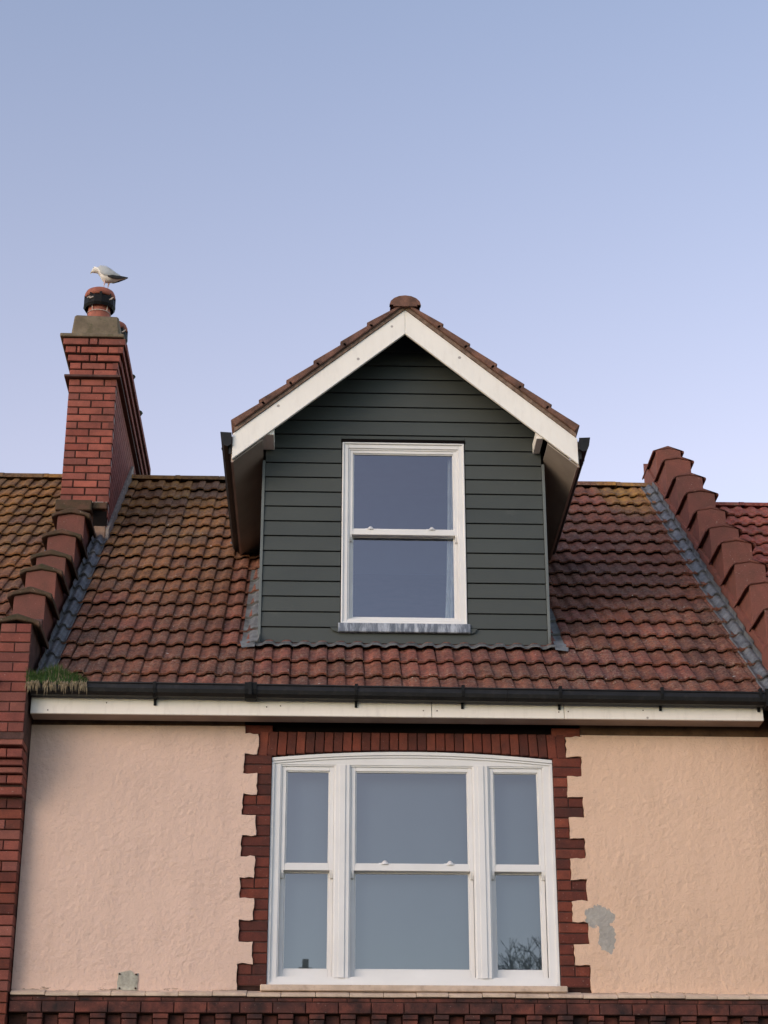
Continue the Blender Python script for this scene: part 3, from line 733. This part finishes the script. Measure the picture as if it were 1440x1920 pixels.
# dormer window
dw = part('dormer_window', house)
b = MB(); ring(b, wx0, wx1, wz0, wz1-.012, .050, DY-.004, DY+.10, .050, .035); ring(b, wx0+.001, wx1-.001, wz0, wz1-.013, .014, DY-.016, DY-.0045); b.build('frame', M['white'], dw, bevel=.003)
b = MB(); ring(b, wx0+.05, wx1-.05, wz0+.035, wz1-.062, .012, DY+.006, DY+.03); b.build('bead', M['white'], dw, bevel=.002)
sash(dw, wx0+.058, wx1-.058, 7.395, wz1-.068, DY+.014, .030, .030, .048, M['glass_d'], True, (.37, .86))
sash(dw, wx0+.058, wx1-.058, wz0+.040, 7.445, DY+.054, .028, .046, .034, M['glass_d'])
b = MB(); b.box(wx0-.01, wx1+.01, DY-.013, DY+.01, wz1-.010, wz1+.012); b.build('head_shadow_strip', M['dark'], dw)  # black strip paints the shadow line above the frame
# lead sill apron with white streaks
a = N('streaked_lead'); s1 = a.noise(30, 5, .75, stretch=(1, 1, .10)); s2 = a.noise(4, 3, .6)
cc = a.mix(a.ramp(s1, [(.44, 0.0), (.62, .8)]), a.ramp(s2, [(.3, (.085, .10, .125)), (.7, (.16, .18, .22))]), (.52, .55, .60))
M['streak'] = a.fin(cc, .5, a.bump(s1, .3, .004), .5)
b = MB(); b.extr_x([(DY-.034, 6.552), (DY-.042, 6.556), (DY-.034, 6.628), (DY+.0, 6.638), (DY+.01, 6.638), (DY+.01, 6.552)], .118, 1.148); b.build('lead_sill', M['streak'], dw, bevel=.003)
b = MB(); nn = 8; L_, R_ = .055, 1.205
pts = [(L_, 6.592), (L_+.02, 6.568)] + [(L_+.06, 6.552), (R_-.06, 6.546), (R_-.02, 6.562), (R_, 6.592)]
b.prism([(L_+.002, 6.5935), (L_+.02, 6.568), (L_+.06, 6.553), (R_-.06, 6.547), (R_-.02, 6.562), (R_, 6.5935)], DY-.024, DY-.0125); b.build('apron_lip', M['siding'], dw, bevel=.002)
b = MB(); b.box(wx0-.1, wx1+.1, 1.9, 1.92, 6.5, 8.4); b.box(wx0-.12, wx0-.1, DY+.12, 1.92, 6.5, 8.4); b.box(wx1+.1, wx1+.12, DY+.12, 1.92, 6.5, 8.4)
b.box(wx0-.12, wx1+.12, DY+.12, 1.92, 8.4, 8.42); b.box(wx0-.12, wx1+.12, DY+.12, 1.92, 6.48, 6.5); b.build('room_wall', M['room'], dw)
b = MB(); n = 14; vs = []
for i in range(n+1):
    t = i/n; vs += [(1.055 - .045*t*0 + .0, 0, 0)]
vs = []
for zi, (z, w) in enumerate(((8.2, .012), (7.6, .022), (7.1, .035), (6.66, .055))):
    for i in range(n+1):
        t = i/n; vs.append((1.06 - (w+.045)*(1-t) + .02*t, DY+.13 + .012*sin(t*22), z))
b.add(vs, [(j*(n+1)+i, j*(n+1)+i+1, (j+1)*(n+1)+i+1, (j+1)*(n+1)+i) for j in range(3) for i in range(n)], 0, True); b.build('curtain', M['curtain'], dw, fix=False)

# ------------------------------------------------------------------ stepped party walls
def parapet(t, cx, steps, w, mtop, ybot, back, backtop, slabw=.05, thick=.044, front=.022):
    """steps: (y of the front face, z of its top) from the eaves up"""
    n = len(steps)
    for i, (y, z) in enumerate(steps):
        y2 = steps[i+1][0] if i < n-1 else back
        zlow = roof_z(y) - .25 if i else steps[0][1] - 1e-3 - .0
        jx = rnd.uniform(-.004, .004)
        if i:
            b = MB(); b.prism([(cx-w/2+jx, roof_z(y)-.2), (cx+w/2+jx, roof_z(y)-.2), (cx+w/2+jx, z-.022), (cx+jx, z), (cx-w/2+jx, z-.022)], y, y2+.0+(.002 if i < n-1 else 0)); b.build('block', M['coping'], t, bevel=.003)
        o = w/2 + slabw; h = thick
        b = MB(); yb = y2 + .02 if i < n-1 else back + .03
        prf = [(cx-o+jx, z-.052), (cx-w/2+jx-.001, z-.0215), (cx+jx, z+.001), (cx+w/2+jx+.001, z-.0215), (cx+o+jx, z-.052), (cx+o+jx, z-.052+h), (cx+jx, z+h+.006), (cx-o+jx, z-.052+h)]
        b.prism(prf, y-front + rnd.uniform(-.006, .006), yb); b.build('coping_stone', mtop if not callable(mtop) else mtop(i), t, bevel=.006)
PLX = -2.2365
pwl = thing('party_wall', (PLX, 0, 0), 'stepped red brick party wall climbing the left roof up to the chimney', 'party wall')
Ls_ = [(-.335, 6.345), (.15, 6.745), (.60, 7.118), (1.035, 7.423), (1.50, 7.805), (1.97, 8.205)]
parapet(pwl, PLX, Ls_, .240, M['coping_top'], 0, 2.50, 8.2)
# body of the first step below its coping and core beneath everything
b = MB(); b.box(PLX-.114, PLX+.114, -.325, .12, 5.45, 6.322); b.box(PLX-.112, PLX+.112, .1, 8.3, 0, 5.9)
b.add([(PLX-.112, .1, 5.8), (PLX+.112, .1, 5.8), (PLX+.112, 2.5, 5.8), (PLX-.112, 2.5, 5.8), (PLX-.112, .1, 6.5), (PLX+.112, .1, 6.5), (PLX+.112, 2.5, 8.3), (PLX-.112, 2.5, 8.3)],
      [(0, 1, 5, 4), (1, 2, 6, 5), (2, 3, 7, 6), (3, 0, 4, 7), (4, 5, 6, 7), (3, 2, 1, 0)])
for (y0, z0, z1) in ((-.10, 0, 5.12), (-.165, 5.12, 5.46)): b.box(PLX-.108, PLX+.108, y0+.006, .11, z0, z1)
b.build('wall_core', m_plain('dark_brick_side', (.10, .05, .042), .25, 8, .95, .6, .006, dirt=(.03, .022, .02, .7)), pwl)  # core sides darker than the pier bricks
# pier bricks: one stretcher, then two headers
z = 6.325 - .038; k = 0
while z > 5.47:
    yf = -.335
    if k % 2: brick(pwl, PLX, z, .222, .0665, yf, M['brick_p'], d=.2)
    else:
        for s in (-1, 1): brick(pwl, PLX+s*.0565, z, .107, .0665, yf, M['brick_p'], d=.2)
    z -= .0752; k += 1
# corbel: courses stepping back, moulded courses below
zc = z + .035; steps_c = [(-.318, .066, 1, .018), (-.296, .062, 2, .018), (-.262, .040, 1, .004), (-.235, .040, 1, .004), (-.205, .058, 2, .005), (-.172, .058, 1, .012)]
for yf, h, nn_, gap in steps_c:
    zc -= gap
    for q in range(nn_):
        wq = .222 if nn_ == 1 else .108
        brick(pwl, PLX + (0 if nn_ == 1 else (q*2-1)*.057), zc-h/2, wq, h, yf, M['brick_p'], d=.22)
    zc -= h + .005
zc -= .012; k = 0; z = zc - .034
while z > 3.3:
    yf = -.115
    if k % 2: brick(pwl, PLX, z, .222, .0665, yf, M['brick_q' if rnd.random() < .6 else 'brick_p'], d=.2)
    else:
        for s in (-1, 1): brick(pwl, PLX+s*.0565, z, .107, .0665, yf, M['brick_q' if rnd.random() < .5 else 'brick_p'], d=.2)
    z -= .0752; k += 1

PRX = 3.50
pwr = thing('party_wall', (PRX, 0, 0), 'stepped dull red party wall along the right edge of the roof, nine coping steps', 'party wall')
Rs_ = [(-.335, 6.345), (.02, 6.655), (.43, 7.020), (.86, 7.372), (1.272, 7.735), (1.683, 8.045), (2.123, 8.407), (2.483, 8.745), (2.94, 9.121), (3.40, 9.515), (3.86, 9.845)]
parapet(pwr, PRX, Rs_, .255, M['coping'], 0, 4.5, 9.8, slabw=.034, thick=.028, front=.010)
b = MB(); b.box(PRX-.15, PRX+.12, -.0, 8.3, 0, 5.9); b.box(PRX-.16, PRX+.115, -.32, .1, 5.45, 6.3)
b.add([(PRX-.150, .0, 5.8), (PRX+.12, .0, 5.8), (PRX+.12, 4.45, 5.8), (PRX-.150, 4.45, 5.8), (PRX-.150, .0, 6.30), (PRX+.12, .0, 6.30), (PRX+.12, 4.45, 9.95), (PRX-.150, 4.45, 9.95)],
      [(0, 1, 5, 4), (1, 2, 6, 5), (2, 3, 7, 6), (3, 0, 4, 7), (4, 5, 6, 7), (3, 2, 1, 0)])
b.build('wall_core', M['coping'], pwr)
for k in range(30):
    z = 6.28 - k*.0752; yf = -.335 if z > 5.47 else -.115
    if k % 2: brick(pwr, PRX-.03, z, .25, .0665, yf, M['brick_p'], d=.2)
    else:
        for s in (-1, 1): brick(pwr, PRX-.03+s*.0625, z, .12, .0665, yf, M['brick_p'], d=.2)

# ------------------------------------------------------------------ neighbours' roofs
hl = thing('terraced_house', (-4.9, 0, 0), 'neighbouring terraced house at the left edge, yellow lichen on its tiled roof', 'house')
rl = part('roof', hl)
for r in range(18):
    for k in range(6):
        x = -2.385 - TW*(k+1)
        if k > 4 and r < 14: continue
        put_tile(rl, rnd.choice(T_old), x, r*G + rnd.uniform(-.004, .004), -.0)
    link('lead_flashing', LMR[r % 3], rl, rp(-2.355-.119, r*G, .010), (PIT, rnd.uniform(-.02, .02), 0))
b = MB(); b.add([rp(-7.5, -.02, -.02), rp(-2.36, -.02, -.02), rp(-2.36, 18.25*G, -.02), rp(-7.5, 18.25*G, -.02), Vector((-2.36, 8.3, 5.8)), Vector((-7.5, 8.3, 5.8))], [(0, 1, 2, 3), (3, 2, 4, 5)]); b.build('roof_deck', M['tile'], rl, fix=False)
x = -2.40-.45
while x > -5: link('ridge_tile', RT, rl, (x, YR, ZR + rnd.uniform(-.005, .003)), (rnd.uniform(-.03, .03), 0, 0)); x -= .45
b = MB(); b.box(-7.5, PLX-.115, .0, .25, 0, 5.8); b.box(-7.5, PLX-.115, 8.2, 8.4, 0, 5.8); b.build('wall', M['render_l'], hl)
b = MB(); b.box(-7.5, PLX-.12, -.33, -.20, 5.66, 5.86); b.build('eaves_box', M['gutter'], hl)
hr = thing('terraced_house', (6.1, 0, 0), 'neighbouring terraced house at the right edge with brighter red roof tiles', 'house')
rr = part('roof', hr); DZ = -.20
T_r = tile_mesh([(x, z*1.1) for x, z in prof], M['tile_r'])
for r in range(7, 18):
    for k in range(5):
        x = 3.63 + TW*k - .06
        p = rp(x, r*G, 0); link('tile', T_r, rr, (p.x, p.y, p.z + DZ), (PIT + rnd.uniform(-.01, .01), rnd.uniform(-.01, .01), rnd.uniform(-.008, .008)))
RTR = ridge_mesh(.30, .085, M['tile_r'])
x = 3.64
while x < 5.6: link('ridge_tile', RTR, rr, (x, YR, ZR + DZ + .005), (0, 0, 0)); x += .30
dz = Vector((0, 0, DZ))
b = MB(); b.add([rp(3.62, -.02, -.02)+dz, rp(8.7, -.02, -.02)+dz, rp(8.7, 18.25*G, -.02)+dz, rp(3.62, 18.25*G, -.02)+dz, Vector((8.7, 8.3, 5.6)), Vector((3.62, 8.3, 5.6))], [(0, 1, 2, 3), (3, 2, 4, 5)]); b.build('roof_deck', M['tile_r'], rr, fix=False)
b = MB(); b.box(3.62, 8.7, .0, .25, 0, 5.7); b.box(3.62, 8.7, 8.2, 8.4, 0, 5.7); b.build('wall', M['render_r'], hr)

# ------------------------------------------------------------------ chimney stack
CY = 2.50; CXL, CXR = -2.433, -1.983; CXM = (CXL+CXR)/2; CYB = 5.3
ch = thing('chimney_stack', (CXM, CY, 8.4), 'tall red brick chimney stack with corbelled top and a clay pot, left of the dormer', 'chimney')
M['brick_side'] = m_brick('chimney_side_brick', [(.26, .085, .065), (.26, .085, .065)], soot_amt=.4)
W_ = CXR - CXL
z = 8.585; row = 0
def course(z, grow, yf, row, h=.0655, n3=False):
    w = W_ + 2*grow; x0 = CXM - w/2
    if row % 2: cuts = [0, .5, 1]
    else: cuts = [0, .25, .75, 1]
    if n3: cuts = [0, .42, .56, 1] if row % 2 else [0, .2, .27, .74, 1]
    for a_, b_ in zip(cuts[:-1], cuts[1:]):
        a2, b2 = a_, b_
        if 0 < a_ < 1: a2 += rnd.uniform(-.012, .012)*0
        brick(ch, x0 + w*(a2+b2)/2, z, w*(b2-a2) - .013, h - .002, yf, M['brick_ch'], d=.1, jit=1.6)
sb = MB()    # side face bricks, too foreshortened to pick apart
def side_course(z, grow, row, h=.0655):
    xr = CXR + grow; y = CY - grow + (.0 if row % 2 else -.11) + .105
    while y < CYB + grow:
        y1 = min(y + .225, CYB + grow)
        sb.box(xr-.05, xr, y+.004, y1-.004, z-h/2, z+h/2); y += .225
rows = [(8.588 + .0752*i, 0) for i in range(17)]
for i, (z, g) in enumerate(rows):
    course(z, g, CY, i); side_course(z, g, i)
for i in range(-8, 0): side_course(8.588 + .0752*i, 0, i)
zt_ = rows[-1][0] + .038
band = MB(); band.box(CXL-.040, CXR+.040, CY-.045, CYB+.04, zt_, zt_+.024); band.build('string_course', m_plain('sooty_band', (.09, .045, .038), .2, 9, .95), ch, bevel=.003)
z = zt_ + .024 + .037; grows = [0.0, 0.0, .022, .046, .070]
for i, g in enumerate(grows):
    course(z, g + .004, CY - g - .004, i+1, n3=(i >= 2)); side_course(z, g+.004, i+1)
    b = MB(); b.box(CXL-g+.01, CXR+g-.01, CY-g+.012, CYB+g, z-.0385, z+.0365); b.build('course_core', M['mortar'], ch)
    z += .0755
ztop = z - .037
b = MB(); b.box(CXL+.008, CXR-.008, CY+.008, CYB-.008, 5.9, zt_); b.build('stack_core', M['mortar'], ch)
b = MB(); b.box(CXR-.03, CXR-.005, CY+.04, CYB-.05, 8.0, zt_); b.build('side_glint', m_plain('pale_glint', (.30, .23, .21), .2, 20, .95), ch)  # pale strip between side bricks stands in for glancing reflections
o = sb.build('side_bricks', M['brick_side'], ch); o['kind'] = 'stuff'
b = MB(); b.box(CXL-.10, CXR+.055, CY-.10, CYB+.09, ztop, ztop+.036); b.build('cap_slab', M['cement'], ch, bevel=.006)
zf = ztop + .036
b = MB(); b.add([(CXL-.01, CY-.03, zf), (CXR+.01, CY-.03, zf), (CXR+.02, CYB, zf), (CXL-.01, CYB, zf), (CXL+.01, CY+.0, zf+.26), (CXR-.02, CY+.0, zf+.245), (CXR-.03, CYB-.1, zf+.23), (CXL+.01, CYB-.1, zf+.23)],
             [(0, 1, 5, 4), (1, 2, 6, 5), (2, 3, 7, 6), (3, 0, 4, 7), (4, 5, 6, 7), (3, 2, 1, 0)])
o = b.build('flaunching', M['cement'], ch, bevel=.018)
zp = zf + .19
def pot(px, py, zb, hood=True):
    c = (px, py, zb)
    b = MB(); b.lathe([(.105, 0), (.112, .02), (.108, .12), (.106, .25), (.118, .27), (.124, .29), (.124, .335), (.118, .345), (.09, .345)], c, 28)
    p = b.build('chimney_pot', M['pot'], ch, fix=False)
    b = MB(); b.lathe([(.128, .335), (.150, .30), (.156, .225), (.140, .20), (.133, .235), (.125, .25)], c, 14, smooth=False)
    for i in range(9):
        a_ = i*2*pi/9; b.box(px+.14*cos(a_)-.012, px+.14*cos(a_)+.012, py+.14*sin(a_)-.012, py+.14*sin(a_)+.012, zb+.235, zb+.335)
    b.build('wire_guard', M['black'], p)
    b = MB(); b.lathe([(.137, .320), (.150, .325), (.147, .365), (.135, .392), (.105, .412), (.05, .420), (0, .421)], c, 28); b.build('hood', M['pot'], p, fix=False)
    b = MB()
    for i in range(26):
        a0, a1 = 2*pi*i/26, 2*pi*(i+1)/26
        b.tube((px+.112*cos(a0), py+.112*sin(a0), zb+.155), (px+.112*cos(a1), py+.112*sin(a1), zb+.155), .0035, n=5)
    for a_ in (-2.05, -.75, .6, 2.3): b.tube((px+.114*cos(a_), py+.114*sin(a_), zb+.155), (px+.128*cos(a_), py+.128*sin(a_), zb+.25), .0035, n=5)
    b.build('strap_wire', M['wire'], p)
    b = MB()
    for a_, zz in ((-2.2, .275), (-2.0, .262), (-.62, .285), (-.72, .265)): 
        cx_, cy_ = px+.153*cos(a_), py+.153*sin(a_); b.tube((cx_-.018, cy_, zb+zz), (cx_+.018, cy_-.006, zb+zz+.014), .006, n=5)
    b.build('clip', M['wire'], p)
    return c
PX, PY = -2.215, 2.66
pot(PX, PY, zp); pot(-2.155, 3.30, zp)
# lead and timber cover where the stack meets the roof
def on(y, h=0): return roof_z(y) + .05 + h
b = MB(); ya, yb2 = CY-.06, 4.14
b.add([(CXR-.002, ya, on(ya, -.12)), (CXR+.026, ya, on(ya, -.12)), (CXR+.026, yb2, on(yb2, -.12)), (CXR-.002, yb2, on(yb2, -.12)),
       (CXR-.002, ya, on(ya, .10)), (CXR+.026, ya, on(ya, .10)), (CXR+.026, yb2, on(yb2, .10)), (CXR-.002, yb2, on(yb2, .10))],
      [(0, 1, 5, 4), (1, 2, 6, 5), (2, 3, 7, 6), (3, 0, 4, 7), (4, 5, 6, 7), (3, 2, 1, 0)])
b.build('cover_board', m_plain('grey_weathered_board', (.22, .185, .16), .2, 14, .85, .6, .005, dirt=(.10, .08, .06, .5)), ch, bevel=.003)
b = MB(); b.box(CXR-.12, CXR-.004, CY-.045, CY+.03, 8.08, 8.30); b.build('mortar_fillet', m_plain('brown_mortar', (.26, .165, .115), .2, 14, .95, .8, .006), ch, bevel=.01)
b = MB(); b.box(CXR-.13, CXR-.01, CY-.010, CY+.02, 8.30, 8.46); b.build('hole_shade', M['dark'], ch)  # solid black block painted as the shade inside the hole
b = MB(); b.box(CXL-.02, CXR-.14, CY-.10, CY+.02, 8.43, 8.535); b.box(CXR-.14, CXR-.005, CY-.05, CY+.02, 8.47, 8.535); b.build('base_slab', M['coping_top'], ch, bevel=.008)
b = MB()
x = CXL
while x < CXR-.02:
    w = rnd.uniform(.04, .10); b.box(x, min(x+w*.8, CXR-.01), CY-.03, CY+.01, 8.536, 8.536 + rnd.uniform(.008, .016)); x += w
b.build('lime_line', M['mortar_l'], ch)
b = MB()
for y_, r_ in ((3.25, .03), (4.05, .035)):
    c = (CXR+.062, y_, ztop+.02); b.lathe([(0, r_), (r_*.7, r_*.6), (r_, 0), (r_*.6, -r_*.7), (0, -r_)], c, 8)
b.build('moss_tuft', m_plain('moss', (.05, .06, .03), .3, 30, .95, .9, .01), ch)

# ------------------------------------------------------------------ grass growing in the gutter
def grass(x0, x1, n, label):
    b = MB()
    for i in range(n):
        x = x0 + (x1-x0)*rnd.random(); cl = .6 + .5*noise.noise(Vector((x*7, 3, 1))); y = rnd.uniform(-.35, -.20); z = 5.86 + rnd.uniform(-.01, .02)
        edge = min(1, (x1-x)/.10 + .3)
        h = rnd.uniform(.06, .150)*cl*edge*1.35; a = rnd.uniform(0, 2*pi); l = rnd.uniform(.01, .05); w = rnd.uniform(.0016, .003)
        p = [Vector((x, y, z)), Vector((x + cos(a)*l*.4, y + sin(a)*l*.4, z+h*.6)), Vector((x+cos(a)*l, y+sin(a)*l - .01, z+h))]
        dx = Vector((w, w*.3, 0))
        b.add([p[0]-dx, p[0]+dx, p[1]+dx*.8, p[1]-dx*.8, p[2]], [(0, 1, 2, 3), (3, 2, 4)], 0 if rnd.random() < .85 else 1)
    for i in range(int(n*.10)):
        x = x0 + (x1-x0)*rnd.random()
        if noise.noise(Vector((x*26, 1, 5))) < -.12: continue
        x = x; y = -.345 - rnd.random()*.02; z = 5.875
        h = rnd.uniform(.03, .11)*(1.2 if rnd.random() < .15 else .8); w = rnd.uniform(.0014, .003)
        dx = Vector((w, 0, 0)); k1 = rnd.uniform(-.01, .01)
        b.add([Vector((x, y+.03, z+.02))-dx, Vector((x, y+.03, z+.02))+dx, Vector((x+k1, y-.01, z-h*.5))+dx, Vector((x+k1, y-.01, z-h*.5))-dx, Vector((x+k1*1.4, y-.004, z-h))], [(0, 1, 2, 3), (3, 2, 4)], 1)
    o = b.build('grass', [M['grass'], M['straw']], None, fix=False); tag(o, label, 'grass', kind='stuff')
def m_leaf(name, c0, c1):
    a = N(name); n1 = a.noise(40, 2, .5); n2 = a.noise(9, 2, .5)
    c = a.ramp(n1, [(.3, c0), (.7, c1)])
    m = a.fin(c, .6, None, .3); return m
M['grass'] = m_leaf('grass_blade', (.022, .05, .010), (.065, .12, .022)); M['straw'] = m_leaf('dry_root', (.14, .105, .06), (.32, .25, .15))
grass(-2.13, -1.70, 3000, 'tuft of green grass with pale roots hanging over the black gutter, right of the pier')
grass(-2.62, -2.365, 700, 'small dark tuft of grass at the left edge, left of the brick pier')

# ------------------------------------------------------------------ herring gull on the pot
M['g_white'] = m_plain('white_feather', (.80, .77, .72), .06, 20, .8, .3, .002, 150, .2, dirt=(.5, .45, .4, .4))
M['g_grey'] = m_plain('grey_wing_feather', (.42, .44, .455), .07, 20, .75, .3, .002, 120, .2)
M['g_black'] = m_plain('black_wing_tip', (.02, .018, .018), .2, 30, .6)
M['g_pink'] = m_plain('pink_leg_skin', (.55, .36, .33), .1, 20, .6)
M['g_beak'] = m_plain('yellow_beak', (.45, .32, .10), .15, 40, .5)
GX, GY, GZ = -2.180, 2.655, zp + .421
gull = thing('seagull', (GX, GY, GZ), 'white gull with grey wings and black wing tips standing on the chimney pot', 'seagull')
def loft(secs, n=14, m=0, cl=True):     # secs: (centre, radius in y, radius in z-ish, tilt)
    b = MB(); vs = []
    for (c, ry, rz, tl) in secs:
        for i in range(n):
            a_ = 2*pi*i/n; up = Vector((-sin(tl), 0, cos(tl)))
            vs.append(Vector(c) + Vector((0, 1, 0))*ry*cos(a_) + up*rz*sin(a_))
    k = len(secs); b.add(vs, [(j*n+i, j*n+(i+1) % n, (j+1)*n+(i+1) % n, (j+1)*n+i) for j in range(k-1) for i in range(n)], m, True)
    b.add(vs, [list(range(n)), list(range(k*n-1, (k-1)*n-1, -1))], m)
    return b
g = lambda x, z, y=0: (GX + x, GY + y, GZ + z + (.046 if z > .06 else 0))
# tail (right) -> body -> breast (left) -> neck -> head drawn in and turned
body = loft([(g(.205, .104), .012, .006, -.1), (g(.15, .104), .03, .020, -.1), (g(.10, .104), .046, .040, -.1), (g(.05, .108), .060, .058, -.1), (g(.0, .120), .066, .070, .0), (g(-.042, .142), .062, .074, .25),
             (g(-.070, .165), .052, .060, .5), (g(-.084, .182), .043, .047, .6), (g(-.094, .190), .037, .040, .5), (g(-.108, .192), .033, .034, .2), (g(-.122, .186), .026, .027, -.2), (g(-.132, .178), .014, .015, -.4)])
bo = body.build('body', M['g_white'], gull)
for s in (-1, 1):
    w = loft([(g(-.070, .178, s*.042), .006, .018, .5), (g(-.04, .165, s*.058), .010, .046, .1), (g(.0, .148, s*.066), .011, .052, -.15), (g(.05, .130, s*.060), .010, .042, -.3), (g(.10, .116, s*.042), .008, .026, -.25), (g(.15, .110, s*.022), .005, .012, -.1)])
    w.build('wing', M['g_grey'], gull)
    w = loft([(g(.035, .096, s*.060), .005, .014, -.1), (g(.08, .092, s*.05), .007, .023, -.1), (g(.13, .094, s*.032), .006, .020, 0), (g(.19, .102, s*.014), .004, .011, .1), (g(.225, .108, s*.005), .001, .002, .1)])
    w.build('wing_tip', M['g_black'], gull)
    b = MB(); lx = .0 if s < 0 else .034
    b.tube(g(lx+.006, .068, s*.02), g(lx-.002, .058, s*.02), .011, .005, 7); b.tube(g(lx-.002, .060, s*.02), g(lx, .004, s*.02), .0038, .0035, 6)
    for dy in (-.014, 0, .014): b.tube(g(lx, .004, s*.02), g(lx-.035, .002, s*.02+dy), .003, .0015, 5)
    b.add([g(lx, .003, s*.02), g(lx-.033, .003, s*.02-.013), g(lx-.033, .003, s*.02+.013)], [(0, 1, 2)])
    b.build('leg', M['g_pink'], gull)
    b = MB(); b.lathe([(0, .004), (.003, .003), (.004, 0), (.003, -.003), (0, -.004)], g(-.112, .196, s*.0325), 8); b.build('eye', M['g_black'], gull)
b = MB(); b.tube(g(-.128, .178), g(-.140, .152, -.004), .008, .005, 8); b.tube(g(-.140, .152, -.004), g(-.140, .138, -.006), .005, .001, 8); b.build('beak', M['g_beak'], gull)

# ------------------------------------------------------------------ across the street, seen only as reflections in the panes
op = thing('terraced_house', (0, -24, 0), 'low house across the street whose chimney shows reflected in the bottom left pane', 'house')
b = MB(); b.box(-7, 3.2, -31.5, -24, 0, 4.9); b.build('wall', M['render_l'], op)
b = MB(); b.extr_x([(-23.7, 4.85), (-31.8, 4.85), (-27.75, 7.6)], -7.2, 3.4); b.build('roof', M['tile'], op)
b = MB(); b.box(-.40, -.12, -26.6, -26.2, 6.0, 8.52); b.box(-.33, -.20, -26.5, -26.3, 8.52, 8.72); b.build('chimney', M['cement'], op)
for x in (-5.5, -3, -.5, 1.6):
    b = MB(); ring(b, x-.5, x+.5, 2.6, 4.0, .06, -24.0, -23.95); b.build('window_frame', M['white'], op)
bt = thing('bare_tree', (5.95, -25, 0), 'bare tree across the street reflected in the bottom right pane', 'tree')
M['bark'] = m_plain('dark_bark', (.035, .028, .022), .2, 12, .95)
tk = MB(); tk.tube((5.95, -25, 0), (5.9, -25, 3.4), .26, .19, 10); tk.tube((5.9, -25, 3.4), (5.95, -25, 5.6), .19, .14, 10); tk.build('trunk', M['bark'], bt)
cr = MB(); rt_ = random.Random(3)
def grow(p, d, L, r, lv):
    q = p + d*L; cr.tube(p, q, r, r*.68, 5 if lv < 3 else 3, cap=False)
    if lv == 5 or q.z > 9.7: return
    for k in range(3 if lv < 4 else 4):
        a = Vector((rt_.uniform(-1, 1), rt_.uniform(-1, 1), rt_.uniform(-.35, 1))).normalized()
        nd = (d*.75 + a*.75 + Vector((0, 0, .06))).normalized()
        grow(q, nd, L*rt_.uniform(.62, .82), r*.62, lv+1)
for k in range(6):
    a = k*pi/3 + .3; grow(Vector((5.95, -25, 5.1 + .08*k)), Vector((cos(a)*.75, sin(a)*.75, .85)).normalized(), 1.35, .09, 0)
o = cr.build('crown', M['bark'], bt, fix=False); print('tree faces', len(cr.f))
print('objects', len(bpy.data.objects))
